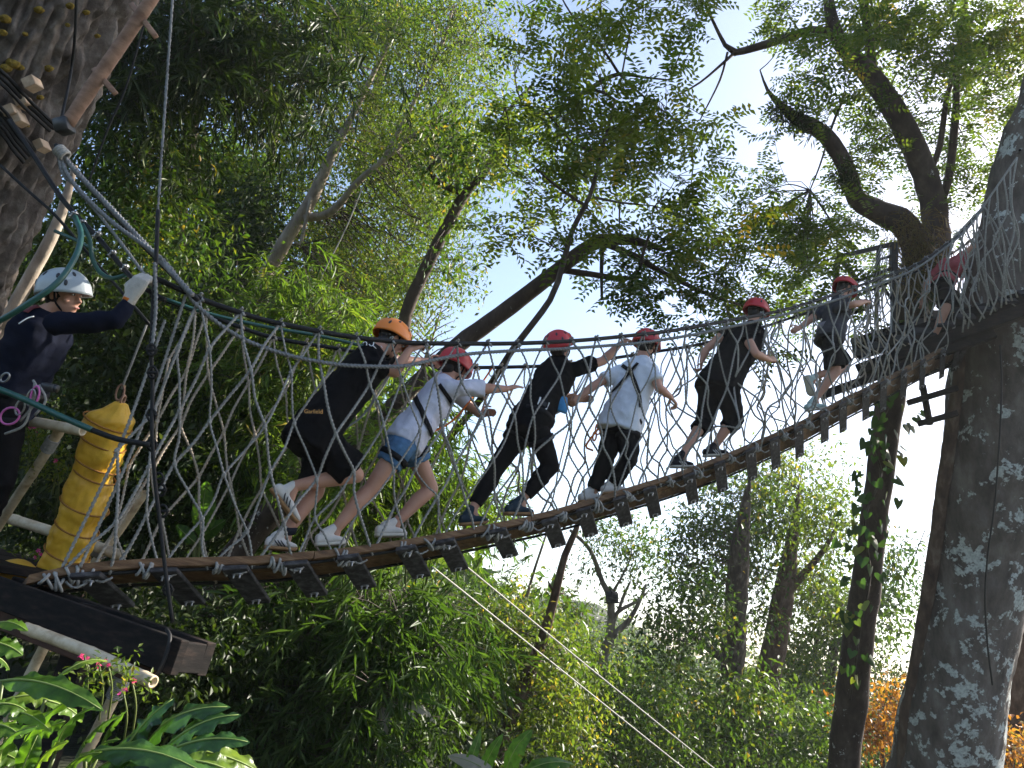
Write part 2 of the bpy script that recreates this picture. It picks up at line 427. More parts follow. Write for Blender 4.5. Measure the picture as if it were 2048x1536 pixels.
# deeply furrowed bark of the near trunk
def furrow():
    m, n, l, b, out = newmat('furrowed_bark')
    at = n.new('ShaderNodeAttribute'); at.attribute_name = 'rnd'
    tc = n.new('ShaderNodeTexCoord')
    t = n.new('ShaderNodeTexNoise'); t.inputs['Scale'].default_value = 7; t.inputs['Detail'].default_value = 9; t.inputs['Roughness'].default_value = .7
    l.new(tc.outputs['Object'], t.inputs['Vector'])
    r = ramp(n, [(.28, (.045, .036, .030)), (.5, (.125, .103, .088)), (.72, (.25, .225, .20))]); l.new(t.outputs['Fac'], r.inputs[0])
    l.new(r.outputs[0], b.inputs['Base Color']); b.inputs['Roughness'].default_value = .9; b.inputs['Specular IOR Level'].default_value = .2
    bp = n.new('ShaderNodeBump'); bp.inputs['Strength'].default_value = .8; bp.inputs['Distance'].default_value = .02
    l.new(t.outputs['Fac'], bp.inputs['Height']); l.new(bp.outputs[0], b.inputs['Normal'])
    return m
M['furrow'] = furrow()
# ================================================================== GROUND
def terrain():
    rs = np.concatenate([[0], np.geomspace(0.8, 420, 90)])
    th = np.linspace(0, 2 * np.pi, 120, endpoint=False)
    R, T = np.meshgrid(rs[1:], th, indexing='ij')
    X, Y = R * np.cos(T), R * np.sin(T)
    Z = gz(X, Y)
    V = np.vstack([[0, 0, float(gz(0, 0))], np.stack([X, Y, Z], -1).reshape(-1, 3)])
    k = 120; F = [[0, 1 + j, 1 + (j + 1) % k] for j in range(k)]
    for i in range(len(rs) - 2):
        for j in range(k):
            a = 1 + i * k + j; b = 1 + i * k + (j + 1) % k
            F.append([a, a + k, b + k, b])
    o = mk('ground', V, F, M['soil'])
    o['kind'] = 'structure'
terrain()

# ================================================================== FOLIAGE TOOLS
def rand_unit(n):
    v = rng.normal(size=(n, 3)); return v / np.linalg.norm(v, axis=1)[:, None]
def unit(v):
    return v / (np.linalg.norm(v, axis=1)[:, None] + 1e-9)
def leaf_quads(pos, d, nr, L, W, bend=0.12):
    """each leaf: two triangles folded along the midrib"""
    side = unit(np.cross(d, nr)); nn = unit(np.cross(side, d))
    L = L[:, None]; W = W[:, None]
    b = pos; t = pos + d * L - nn * L * bend
    mid = pos + d * L * 0.45
    l = mid + side * W * 0.5 + nn * W * 0.18
    r = mid - side * W * 0.5 + nn * W * 0.18
    n = len(pos)
    V = np.stack([b, l, t, r], 1).reshape(-1, 3)
    i = np.arange(n)[:, None] * 4
    F = np.concatenate([i + [0, 2, 1], i + [0, 3, 2]], 1).reshape(-1, 3)
    return V, F
KINDS = {  # leaves per clump, length, width, clump radius, droop
    'ovate': (15, .115, .05, .26, .35), 'ovate_big': (12, .17, .075, .32, .35), 'small': (22, .085, .036, .28, .3),
    'lance': (15, .20, .024, .16, .75), 'lance_big': (14, .27, .030, .2, .75), 'far': (16, .22, .10, .5, .3), 'fern': (12, .15, .022, .06, .3)}
def clumps(C, kind, tone):
    """C (n,3) clump centres, tone (n,) in 0..1 -> V, F, rnd"""
    n = len(C)
    if kind in ('pinnate', 'pinnate_far'):
        nl = 5 if kind == 'pinnate' else 4
        LL, K, lw, ll = (.36, 6, .040, .096) if kind == 'pinnate' else (.42, 5, .055, .12)
        m = n * nl
        c = np.repeat(C, nl, 0)
        d = rand_unit(m); d[:, 2] = d[:, 2] * 0.5 - 0.25; d = unit(d)
        nr = rand_unit(m) * 0.45 + np.array([0, 0, 1.0]); side = unit(np.cross(d, nr)); nn = unit(np.cross(side, d))
        sc = rng.uniform(.75, 1.15, m)
        P0, D, N, L, W, R = [], [], [], [], [], []
        tr = np.repeat(tone, nl) + rng.normal(0, .12, m)
        for k in range(K):
            f = (k + 1) / K
            q = c + d * (LL * f * sc)[:, None] - np.array([0, 0, 1.0]) * (.10 * f * f * LL)
            for s in (-1, 1):
                dd = unit(side * s + d * 0.45 + rng.normal(0, .16, (m, 3)))
                P0.append(q); D.append(dd); N.append(unit(nn + rng.normal(0, .25, (m, 3)))); L.append(ll * sc * rng.uniform(.8, 1.1, m)); W.append(lw * sc); R.append(tr + rng.normal(0, .07, m))
        V, F = leaf_quads(np.vstack(P0), np.vstack(D), np.vstack(N), np.concatenate(L), np.concatenate(W))
        return V, F, np.repeat(np.concatenate(R), 2)
    k, L0, W0, R0, droop = KINDS[kind]
    m = n * k
    c = np.repeat(C, k, 0)
    if kind.startswith('lance'):
        # sprays: each clump a drooping twig with a fan of blades
        tw = rand_unit(n); tw[:, 2] = tw[:, 2] * .4 - .35; tw = unit(tw)
        twr = np.repeat(tw, k, 0); f = np.tile(np.linspace(0, 1, k), n)
        pos = c + twr * (R0 * 2.6 * f)[:, None] - np.array([0, 0, 1.0]) * (.14 * f * f)[:, None]
        d = unit(twr * 0.9 + rand_unit(m) * .75 - np.array([0, 0, 1.0]) * .35)
    else:
        off = rng.normal(size=(m, 3)) * R0 * .62
        pos = c + off
        d = unit(unit(off) * .6 + rand_unit(m) * .8 - np.array([0, 0, 1.0]) * droop)
    nr = unit(rand_unit(m) * .75 + np.array([0, 0, 1.0]))
    s = rng.uniform(.7, 1.25, m)
    V, F = leaf_quads(pos, d, nr, L0 * s, W0 * s * rng.uniform(.85, 1.15, m))
    return V, F, np.repeat(np.repeat(tone, k) + rng.normal(0, .16, m), 2)
def sample_blobs(blobs, per=7, spread=.38, dens=1.0):
    out, hubs, own = [], [], []
    for (px, py, rx, ry, d, dd, n) in blobs:
        nb = max(1, int(n * dens / per))
        a = rng.uniform(0, 2 * np.pi, nb); q = np.sqrt(rng.uniform(0, 1, nb))
        w = rng.uniform(-1, 1, nb)
        for i in range(nb):
            h = P(px + rx * q[i] * math.cos(a[i]), py + ry * q[i] * math.sin(a[i]), max(1.0, d + dd * w[i]))
            hubs.append(h)
            cc = h + rng.normal(size=(per, 3)) * spread * np.array([1, 1, .7])
            out.append(cc); own += [len(hubs) - 1] * per
    return np.vstack(out), np.array(hubs), np.array(own)
TRI = [0]
DENS = {'fern': 1.0, 'pinnate': .21, 'small': .62, 'ovate': .6, 'ovate_big': .62, 'lance': .6, 'lance_big': .5}
def foliage(name, blobs, kind, mat, parent, limbs=None, per=7, spread=.38, floor=True, twigs=True, tone=0.45):
    C, hubs, own = sample_blobs(blobs, per, spread, DENS.get(kind, .6))
    if floor:
        g = gz(C[:, 0], C[:, 1]) + .12
        keep = C[:, 2] > g
        C, own = C[keep], own[keep]
    tn = np.clip(tone + rng.normal(0, .15, len(hubs)), 0, 1)[own]
    V, F, R = clumps(C, kind, tn)
    TRI[0] += len(F)
    o = mk(name, V, F, mat, parent, smooth=False, rnd=np.clip(R, 0, 1))
    if limbs is not None and twigs:
        parts = []
        L = np.vstack(limbs)
        for i, h in enumerate(hubs):
            j = np.argmin(((L - h) ** 2).sum(1)); q = L[j]
            dist = np.linalg.norm(h - q)
            if dist > 2.2: q = h + (q - h) * (1.3 / dist); dist = 1.3
            mid = (q + h) / 2 + rng.normal(size=3) * .08 * dist + np.array([0, 0, .06 * dist])
            p = catmull([q, mid, h], max(.25, dist / 5))
            parts.append(tube(p, np.linspace(.006 + .006 * min(dist, 3), .004, len(p)), 4, False))
            for c in C[own == i][:5]:
                parts.append(tube(np.array([h, (h + c) / 2 + rng.normal(size=3) * .03, c]), np.array([.005, .004, .003]), 3, False))
        TV, TF = join(parts)
        TRI[0] += len(TF) * 2
        mk('twigs', TV, TF, M['twig'], parent)['kind'] = 'stuff'
    return o
def limb_geo(pts, k=12, step=.22, rough=.05, base=False, flare=1.35, seed=0, wk=1.0, fine=0.0):
    """pts: (px,py,width in px,depth)"""
    Q = []
    for px, py, w, d in pts:
        p = P(px, py, d); Q.append([*p, w * wk * .5 * pxm(d)])
    if base:
        a = np.array(Q[0]); b = np.array(Q[1])
        t = nrm(a[:3] - b[:3]); g = float(gz(a[0], a[1]))
        drop = max(.4, a[2] - g + .3)
        dirn = nrm(t + np.array([0, 0, -1.2])); e = a[:3] + dirn * drop / max(.3, -dirn[2])
        e[2] = float(gz(e[0], e[1])) - .35
        Q = [[*e, a[3] * flare]] + Q
    C = catmull(np.array(Q), step)
    path, r = C[:, :3], np.abs(C[:, 3])
    T, N, B = frames(path)
    a = np.linspace(0, 2 * np.pi, k, endpoint=False)
    V = []
    for i in range(len(path)):
        for j in range(k):
            e = math.cos(a[j]) * N[i] + math.sin(a[j]) * B[i]
            p = path[i] + e * r[i]
            f = 1 + rough * 2 * mnoise.noise(Vector(p * (1.3 / max(.12, r[i] * 2.2))) + Vector((seed, 0, 0)))
            q = path[i] + e * r[i] * f
            if fine: q = q + e * fine * (mnoise.noise(Vector((p[0] * 7, p[1] * 7, p[2] * 2.5))) + .6 * mnoise.noise(Vector((p[0] * 19, p[1] * 19, p[2] * 8))))
            V.append(q)
    return np.array(V), ringquads(len(path), k), path
def tree(name, label, limbs, bark, crowns=(), cat='tree', group=None, base=True, k=12, rough=.06, per=7, spread=.38, twigs=True, step=.22, wk=.86):
    geos = [limb_geo(l, k=k if i == 0 else max(6, k - 4), base=(base and i == 0), rough=rough, seed=i * 7.3, step=step, wk=wk) for i, l in enumerate(limbs)]
    b = geos[0][0][:k].mean(0)
    t = thing(name, label, cat, b, group)
    for i, (V, F, path) in enumerate(geos):
        mk('trunk' if i == 0 else 'limb', V, F, M[bark], t)
    ls = [g[2] for g in geos]
    for (blobs, kind, mat) in crowns:
        foliage('crown', blobs, kind, M[mat], t, ls, per, spread, twigs=twigs)
    return t

# ================================================================== TREES
# --- far canopy on the hillside and behind
tree('canopy_tree', 'dark leafy tree overhanging the upper left, beside the near trunk', [[(330, 700, 40, 14), (360, 420, 34, 13.5), (400, 150, 26, 13), (440, -60, 16, 13)]], 'bark_dark',
     [([(330, 60, 110, 120, 11, 1.5, 620), (470, 90, 120, 110, 11.5, 1.5, 560), (590, 60, 110, 90, 12, 1.5, 320), (280, 250, 90, 130, 11.5, 1.5, 460), (560, 170, 90, 70, 12, 1.2, 240)], 'lance_big', 'leaf_dark_shade')], per=9)  # crown is shaded and backlit; its leaf colour carries that shade
tree('hillside_tree', 'rounded olive green tree crown on the hillside behind the vertical cable', [[(330, 900, 40, 24), (400, 600, 36, 23.5), (430, 330, 22, 23)]], 'bark_grey',
     [([(420, 330, 70, 70, 22, 2, 500), (380, 430, 120, 110, 22, 2, 900), (470, 400, 70, 90, 22.5, 2, 420)], 'ovate_big', 'leaf')], twigs=False)
tree('hillside_tree', 'dark shaded tree mass on the hillside between the olive crown and pale trunk', [[(400, 1000, 40, 21), (450, 760, 36, 20.5), (490, 520, 22, 20)]], 'bark_dark',
     [([(450, 520, 110, 110, 19.5, 2, 620), (380, 600, 110, 90, 19, 2, 520), (520, 430, 60, 90, 20, 1.5, 380), (540, 620, 90, 70, 19, 1.5, 320)], 'ovate_big', 'leaf_dark_shade')], twigs=False)
tree('dead_tree', 'bare pale forked trunk against a patch of sky at upper left', [[(505, 520, 34, 26), (525, 380, 30, 26), (545, 290, 24, 26), (560, 215, 12, 26)], [(532, 345, 22, 26), (575, 330, 14, 26), (600, 320, 8, 26)], [(545, 300, 12, 26), (528, 290, 9, 26), (520, 275, 5, 26)], [(552, 260, 14, 26), (578, 200, 9, 26)]], 'bark_pale')
tree('pale_trunk_tree', 'tall tree with pale leaning trunk and dense small yellow green leaves', [
    [(505, 610, 34, 15.5), (560, 500, 33, 15.5), (622, 400, 29, 15.5), (668, 300, 22, 15.5), (705, 230, 15, 15.5), (790, 60, 9, 15.5)],
    [(600, 437, 22, 15.5), (660, 425, 18, 15.3), (720, 360, 15, 15), (790, 300, 13, 15), (860, 245, 8, 15)],
    [(770, 315, 14, 15), (830, 200, 10, 15), (880, 100, 8, 15.2), (905, 20, 5, 15.5)],
    [(622, 395, 9, 15.4), (600, 490, 8, 15), (590, 484, 6, 15)]], 'bark_pale',
    [([(650, 230, 130, 110, 16.8, 1.6, 420), (800, 120, 150, 120, 15.5, 2, 620), (900, 250, 110, 170, 15.5, 2, 560), (760, 400, 130, 120, 16.8, 1.6, 560), (850, 500, 90, 110, 15.5, 1.5, 400), (690, 520, 90, 90, 17, 1.2, 300), (760, 600, 90, 70, 15.8, 1, 260), (590, 300, 60, 70, 17, 1, 120), (930, 60, 60, 80, 16, 1.5, 200)], 'small', 'leaf_yel')])
tree('tall_tree', 'tree behind the pale trunk, filling the top between its branches', [[(640, 700, 30, 21), (700, 420, 24, 21), (760, 150, 18, 21), (790, -30, 9, 21)]], 'bark_grey',
     [([(640, 60, 130, 90, 20, 2, 520), (760, 40, 120, 70, 20, 2, 420), (700, 330, 140, 130, 20.5, 2, 560), (860, 330, 90, 150, 20.5, 2, 420), (730, 560, 130, 80, 20, 2, 460), (620, 470, 80, 90, 20, 2, 300)], 'ovate_big', 'leaf')], twigs=False)
tree('dark_trunk_tree', 'dark slender trunk leaning right behind the orange helmet', [
    [(795, 760, 30, 12.5), (812, 630, 30, 12.5), (850, 540, 30, 12.5), (900, 440, 27, 12.5), (935, 380, 24, 12.5), (975, 335, 16, 12.3), (1015, 225, 10, 12), (1065, 170, 6, 12)],
    [(930, 388, 18, 12.5), (885, 370, 14, 12.3), (858, 338, 12, 12.2), (880, 318, 9, 12)],
    [(860, 520, 10, 12.5), (880, 470, 7, 12.3), (915, 440, 4, 12)]], 'lichen_small',
    [([(935, 350, 60, 60, 12.2, 1, 90), (1000, 260, 50, 60, 12, 1, 80), (900, 300, 60, 50, 12, 1, 70), (890, 520, 50, 40, 12.3, .6, 45)], 'ovate', 'leaf')])
tree('pole_tree', 'thin pale mottled trunk leaning behind the guide, under the furrowed trunk', [[(-40, 760, 34, 7.4), (20, 630, 32, 7.4), (65, 545, 29, 7.4), (100, 480, 27, 7.4), (125, 420, 22, 7.4), (150, 330, 12, 7.4)], [(60, 560, 14, 7.4), (85, 600, 12, 7.5), (110, 560, 8, 7.6)]], 'bark_pale')
# --- tree leaning across the middle
tree('leaning_tree', 'large lichen flecked tree leaning from lower left, curved limb behind the climbers', [
    [(330, 1360, 110, 8.6), (385, 1270, 92, 8.6), (455, 1140, 74, 8.7), (540, 1030, 60, 8.8), (730, 865, 42, 9), (905, 700, 40, 9.2), (1000, 630, 40, 9.3), (1090, 560, 36, 9.4), (1160, 505, 33, 9.5), (1205, 480, 30, 9.6), (1270, 482, 22, 9.7), (1330, 500, 12, 9.8)],
    [(1120, 540, 15, 9.5), (1180, 548, 15, 9.4), (1265, 556, 11, 9.3), (1285, 510, 8, 9.3), (1298, 470, 6, 9.3)],
    [(1205, 487, 14, 9.6), (1265, 510, 15, 9.6), (1330, 548, 13, 9.6), (1420, 590, 9, 9.6), (1480, 610, 5, 9.6)],
    [(1205, 492, 10, 9.6), (1203, 540, 9, 9.5), (1204, 600, 6, 9.4)]], 'lichen_small',
    [([(1300, 500, 100, 60, 9.4, 1, 60), (1400, 560, 120, 80, 9.6, 1, 90), (1250, 600, 90, 60, 9.5, .8, 60), (1380, 640, 110, 40, 9.8, .8, 60), (1470, 540, 60, 60, 9.6, .8, 40)], 'pinnate', 'leaf')], per=5, spread=.25)
tree('feathery_leaf_tree', 'slim dark tree with feathery leaves spreading over the centre sky', [
    [(800, 1010, 22, 11), (880, 900, 22, 10.6), (960, 800, 21, 9.6), (1025, 700, 20, 8.6), (1100, 600, 19, 8.5), (1125, 530, 18, 8.6), (1145, 460, 16, 8.7), (1180, 390, 13, 8.8), (1205, 300, 11, 8.9), (1230, 200, 8, 9)],
    [(1175, 415, 10, 8.8), (1110, 370, 8, 8.7), (1070, 335, 5, 8.6)],
    [(1190, 395, 9, 8.8), (1240, 405, 7, 8.7), (1310, 412, 4, 8.6)],
    [(1140, 205, 13, 9.2), (1200, 165, 15, 9.2), (1238, 148, 12, 9.2), (1290, 155, 7, 9.2), (1340, 160, 4, 9.2)],
    [(1238, 148, 9, 9.2), (1200, 90, 7, 9.2), (1150, 40, 6, 9.2), (1115, -20, 4, 9.2)],
    [(1238, 148, 8, 9.2), (1290, 195, 6, 9.1), (1380, 260, 4, 9)],
    [(1230, 200, 8, 9), (1190, 180, 9, 9.1), (1140, 205, 10, 9.2), (1110, 240, 7, 9.2)],
    [(1205, 300, 9, 8.9), (1150, 290, 7, 8.9), (1080, 215, 5, 8.9), (1010, 215, 3, 8.9)],
    [(1240, 170, 6, 9.2), (1255, 90, 5, 9.1), (1270, 20, 3, 9.1)]], 'bark_dark',
    [([(1110, 60, 100, 80, 9.2, .8, 95), (1220, 60, 110, 70, 9, .8, 95), (1130, 180, 110, 90, 9, .9, 85), (1250, 200, 130, 100, 9, .9, 100), (1150, 290, 130, 80, 9, .9, 120), (1270, 320, 120, 100, 8.8, .9, 130), (1350, 260, 70, 110, 9, .9, 90), (1010, 250, 60, 60, 9.2, .8, 50), (1060, 310, 90, 60, 9, .8, 70), (1330, 420, 100, 80, 8.9, .8, 160), (1060, 440, 100, 40, 8.8, .6, 70), (1180, 480, 60, 40, 8.7, .5, 35), (1360, 60, 80, 60, 9.2, .8, 60), (1100, 490, 50, 30, 8.8, .5, 24), (1240, 560, 40, 30, 8.8, .5, 20)], 'pinnate', 'leaf_yel')], per=5, spread=.24, wk=.66)
# --- mossy tree behind the right platform, vines on its lower stem
LIMBS6 = [
    [(1685, 1560, 74, 12), (1705, 1380, 72, 12), (1728, 1200, 66, 12), (1748, 1040, 60, 12), (1772, 860, 62, 12), (1800, 700, 70, 12), (1845, 560, 84, 12), (1872, 470, 62, 12), (1850, 350, 56, 12), (1800, 240, 52, 12), (1740, 150, 46, 12), (1680, 85, 36, 12), (1660, 20, 26, 12), (1655, -40, 20, 12)],
    [(1840, 540, 60, 12), (1815, 455, 64, 11.9), (1760, 425, 54, 11.8), (1712, 395, 44, 11.7), (1690, 330, 40, 11.6), (1650, 270, 38, 11.5), (1595, 238, 30, 11.4), (1562, 212, 18, 11.3), (1535, 180, 8, 11.2), (1520, 140, 3, 11.2)],
    [(1668, 70, 26, 12), (1620, 62, 22, 11.9), (1560, 80, 20, 11.8), (1470, 105, 17, 11.7), (1450, 90, 10, 11.7), (1425, 40, 7, 11.6), (1400, -10, 5, 11.6)],
    [(1745, 160, 26, 12), (1738, 80, 22, 12.1), (1725, 0, 18, 12.2), (1720, -40, 14, 12.2)],
    [(1885, 400, 18, 12.1), (1900, 340, 19, 12.2), (1912, 220, 17, 12.3), (1915, 120, 12, 12.4), (1930, 20, 9, 12.5), (1936, -30, 6, 12.5)],
    [(1866, 330, 14, 12.1), (1880, 290, 14, 12.1), (1895, 190, 12, 12.1), (1920, 120, 9, 12.2), (1950, 20, 7, 12.2)],
    [(1470, 105, 8, 11.7), (1400, 165, 5, 11.6), (1345, 195, 3, 11.5)],
    [(1455, 105, 6, 11.7), (1440, 160, 5, 11.6), (1400, 240, 3, 11.5)],
    [(1690, 190, 8, 11.9), (1665, 250, 6, 11.6), (1640, 330, 4, 11.4), (1620, 380, 3, 11.3)]]
mossy = tree('mossy_tree', 'big forked tree with mossy limbs behind the right platform, vines on its lower stem', LIMBS6, 'lichen_small',
    [([(1550, 40, 120, 50, 11.6, 1.2, 95), (1700, 60, 120, 80, 11.8, 1.2, 280), (1860, 60, 130, 90, 12, 1.5, 340), (1980, 120, 90, 120, 12.2, 1.5, 330), (1810, 210, 90, 90, 12.8, 1.2, 190), (1620, 170, 70, 60, 11.4, 1, 75), (1600, 330, 50, 40, 11.4, .8, 36), (1660, 420, 60, 50, 11.6, .8, 55), (1590, 420, 90, 60, 11.2, 1, 140), (1530, 490, 110, 80, 11, 1, 160), (1480, 460, 50, 50, 11, .8, 50), (1640, 520, 100, 70, 11.5, 1, 130), (1750, 330, 60, 60, 12.4, 1, 60), (1930, 330, 80, 90, 12.8, 1, 190), (1990, 260, 60, 80, 12.8, 1, 90), (1740, 480, 60, 60, 12.6, 1, 70), (1560, 580, 110, 50, 11, 1, 120), (1620, 620, 90, 60, 12, 1, 60)], 'pinnate', 'leaf_yel')], per=5, spread=.3)
# --- big lichen trunk at the right end of the bridge
BIG = [(1885, 1640, 220, 10.9), (1893, 1500, 190, 10.9), (1912, 1380, 178, 10.9), (1950, 1200, 180, 10.9), (1982, 1000, 198, 10.9), (2012, 800, 212, 10.9), (2040, 600, 210, 10.9), (2074, 420, 190, 10.9), (2098, 300, 175, 10.9), (2126, 200, 162, 10.9), (2180, 0, 140, 10.9), (2220, -150, 110, 10.9)]
bigV, bigF, bigpath = limb_geo(BIG, k=110, base=True, rough=.045, step=.06, fine=.022)
big = thing('lichen_tree', 'massive grey brown trunk with white lichen patches at the right edge', 'tree', bigV[:110].mean(0))
mk('trunk', bigV, bigF, M['lichen'], big)
V, F, _ = limb_geo([(1815, 1640, 50, 10.9), (1816, 1450, 34, 10.9), (1835, 1340, 30, 10.9), (1862, 1150, 26, 10.85), (1890, 950, 26, 10.8), (1912, 800, 24, 10.8), (1925, 700, 20, 10.85)], k=12, rough=.1)
mk('buttress_root', V, F, M['bark_brown'], big)
foliage('crown', [(2040, 40, 60, 80, 11.5, 1, 60), (1990, 40, 60, 60, 12, 1, 50), (2020, 180, 40, 60, 11.8, .6, 36)], 'pinnate', M['leaf_yel'], big, [bigpath], 5, .3)
cv = np.array([P(x, y, 9.93 + q) for x, y, q in [(2000, 690, .1), (2003, 760, .04), (2000, 860, .0), (1990, 1000, .0), (1977, 1100, .0), (1970, 1190, .0), (1975, 1290, .05), (1985, 1370, .1)]])
V, F = tube(catmull(cv, .1), .012, 6)
tag(mk('hanging_cable', V, F, M['cable']), 'thin black cable hanging down the lichen covered trunk', 'cable')
tree('brown_trunk_tree', 'brown sunlit trunk behind the lichen trunk at lower right corner', [[(2040, 1640, 120, 14), (2036, 1400, 96, 14), (2046, 1150, 90, 14), (2060, 900, 84, 14), (2080, 500, 70, 14), (2090, 250, 40, 14)]], 'bark_brown')
# --- hazy trees in the valley
tree('valley_tree', 'tall dark hazy trunk wrapped in leaves below the right half of the bridge', [[(1455, 1600, 62, 21), (1462, 1400, 58, 21), (1475, 1150, 50, 21), (1490, 1020, 26, 21), (1500, 960, 6, 21)], [(1465, 1330, 26, 21), (1410, 1290, 20, 20.5), (1370, 1260, 12, 20)]], 'bark_dark',
     [([(1450, 1010, 90, 70, 22.5, 1.5, 330), (1400, 1100, 90, 70, 22.5, 1.5, 280), (1500, 1080, 60, 110, 22.8, 1.2, 240), (1380, 1210, 80, 50, 19, 1.5, 170), (1470, 1230, 70, 90, 22.8, 1.2, 150), (1340, 1290, 60, 40, 18.5, 1.5, 110)], 'ovate_big', 'leaf')])
tree('valley_tree', 'vine wrapped hazy trunk between the dark valley trunk and the ivy stem', [[(1500, 1600, 66, 23), (1530, 1400, 60, 23), (1565, 1200, 50, 23), (1588, 1060, 24, 23), (1598, 980, 6, 23)], [(1570, 1190, 22, 23), (1640, 1110, 14, 22.5), (1670, 1060, 8, 22)]], 'bark_brown',
     [([(1590, 960, 90, 60, 24.8, 1.5, 300), (1650, 1040, 80, 60, 22, 2, 260), (1580, 1120, 70, 90, 24.8, 1.2, 240), (1610, 1230, 80, 80, 24.8, 1.2, 220), (1540, 1330, 60, 80, 24.6, 1.2, 150), (1660, 1160, 50, 60, 22.5, 1.5, 120)], 'ovate_big', 'leaf_yel')])
tree('valley_tree', 'feathery hazy tree beyond the ivy stem at lower right', [[(1640, 1580, 30, 27), (1655, 1400, 26, 27), (1680, 1200, 18, 27)], [(1655, 1380, 16, 27), (1630, 1320, 12, 27), (1640, 1250, 8, 27)]], 'bark_dark',
     [([(1680, 1250, 90, 70, 27, 2, 200), (1790, 1200, 60, 50, 27, 2, 120), (1640, 1340, 80, 60, 26, 2, 170), (1800, 1120, 40, 30, 26, 1, 40)], 'far', 'leaf')], twigs=True)
tree('forked_tree', 'slender forked grey tree with candelabra branches in the valley gap', [[(1130, 1600, 50, 18), (1160, 1480, 46, 18), (1185, 1390, 40, 18), (1205, 1310, 30, 18), (1218, 1285, 24, 18), (1222, 1240, 18, 18), (1220, 1195, 17, 18), (1205, 1165, 12, 18), (1180, 1100, 10, 18), (1140, 1060, 7, 18)],
     [(1222, 1275, 17, 18), (1258, 1240, 12, 18), (1280, 1200, 9, 18), (1292, 1170, 6, 18)], [(1222, 1262, 12, 18), (1235, 1225, 10, 18), (1270, 1205, 8, 18), (1295, 1185, 5, 18)], [(1236, 1225, 8, 18), (1248, 1190, 8, 18), (1260, 1165, 5, 18)], [(1222, 1190, 8, 18), (1240, 1160, 6, 18), (1260, 1120, 4, 18)]], 'bark_grey',
     [([(1200, 1080, 50, 40, 18, 1, 60), (1270, 1090, 60, 50, 18, 1.2, 90), (1180, 1130, 30, 30, 18, .8, 30), (1290, 1140, 40, 30, 18, .8, 40), (1150, 1220, 30, 25, 18, .8, 18)], 'ovate', 'leaf')], spread=.3)
bxp = P(1224, 1194, 17.6)
V, F = join([box(bxp, RIGHT * .13, UP * .1, FWD * .12, .01), beam(bxp - UP * .13 - RIGHT * .16, bxp - UP * .13 + RIGHT * .16, .2, .03), beam(bxp + UP * .1, bxp + UP * .1 + FWD * .35, .04, .04)])
tag(mk('bird_box', V, F, M['darkwood']), 'small dark box fixed in the fork of the candelabra tree', 'box')
tree('broken_tree', 'thin bare brown trunk leaning right under the bridge, broken at top', [[(985, 1560, 34, 12), (1005, 1480, 30, 12), (1045, 1380, 36, 12), (1085, 1280, 26, 12), (1110, 1190, 20, 12), (1130, 1110, 17, 12), (1152, 1060, 14, 12), (1165, 1010, 9, 12)], [(1110, 1185, 8, 12), (1100, 1172, 7, 12), (1096, 1162, 3, 12)], [(1112, 1188, 5, 12), (1128, 1187, 3, 12)], [(1012, 1470, 22, 12), (990, 1400, 12, 12), (980, 1380, 8, 12)]], 'bark_brown',
     [([(1080, 1300, 70, 60, 12.6, 1, 150), (1040, 1240, 50, 50, 12.8, 1, 90), (1120, 1380, 60, 60, 12.8, 1, 120), (1010, 1400, 60, 60, 12.4, 1, 110), (1080, 1450, 90, 60, 13, 1, 160)], 'ovate', 'leaf_yel')], spread=.3)
tree('thin_pole_tree', 'very thin bare stem leaning beside the broken trunk under the bridge', [[(1030, 1300, 8, 12.8), (1060, 1170, 7, 12.8), (1092, 1070, 5, 12.8)]], 'bark_grey')
tree('bare_shrub', 'leafless twiggy treetop against the sky beside the orange helmet', [[(830, 800, 10, 17), (850, 720, 8, 17), (870, 660, 5, 17), (885, 610, 2.5, 17)]] +
     [[(850, 720 - 12 * i, 4, 17), (850 + s * 25, 700 - 14 * i, 3, 17), (852 + s * 55, 690 - 16 * i, 1.4, 17)] for i in range(7) for s in (-1, 1)], 'bark_pale', k=8)
# --- green mass under and behind the bridge
def bush(name, label, stems, crowns, cat='shrub', bark='bark_brown', group=None, **kw):
    return tree(name, label, stems, bark, crowns, cat=cat, group=group, k=8, **kw)
def bamboo(label, base, tips, blobs, mat='leaf_bamboo', kind='lance'):
    """clump of bamboo: arching culms from one base"""
    bx, by, bd = base
    b = P(bx, by, bd); b[2] = float(gz(b[0], b[1]))
    t = thing('bamboo_clump', label, 'bamboo', b, 'bamboo clumps below and behind the bridge')
    ls = []
    for i, (tx, ty, td) in enumerate(tips):
        s = b + np.array([rng.normal(0, .2), rng.normal(0, .2), -.1]); e = P(tx, ty, td)
        mid = (s + e) / 2 + np.array([0, 0, abs(e[2] - s[2]) * .22 + .3])
        p = catmull([s, mid, e], .25)
        V, F = tube(p, np.linspace(.028, .006, len(p)), 7)
        mk('culm', V, F, M['bamboo_green'], t); ls.append(p)
    foliage('foliage', blobs, kind, M[mat], t, ls, 8, .3, tone=.5)
    return t
M['bamboo_green'] = noisy('green_culm', (.06, .09, .02), (.14, .16, .05), 6, rough=.4, bump=.1)
bamboo('bright bamboo spray behind the net, right above the orange helmet climber', (560, 1300, 10.5), [(520, 600, 10), (600, 640, 10), (660, 700, 10), (480, 690, 10)],
       [(590, 620, 100, 70, 10, .8, 260), (500, 650, 80, 60, 10, .8, 200), (650, 740, 110, 90, 10.2, .9, 360), (520, 790, 120, 110, 10.2, .9, 420), (420, 720, 90, 80, 10.4, .8, 220)])
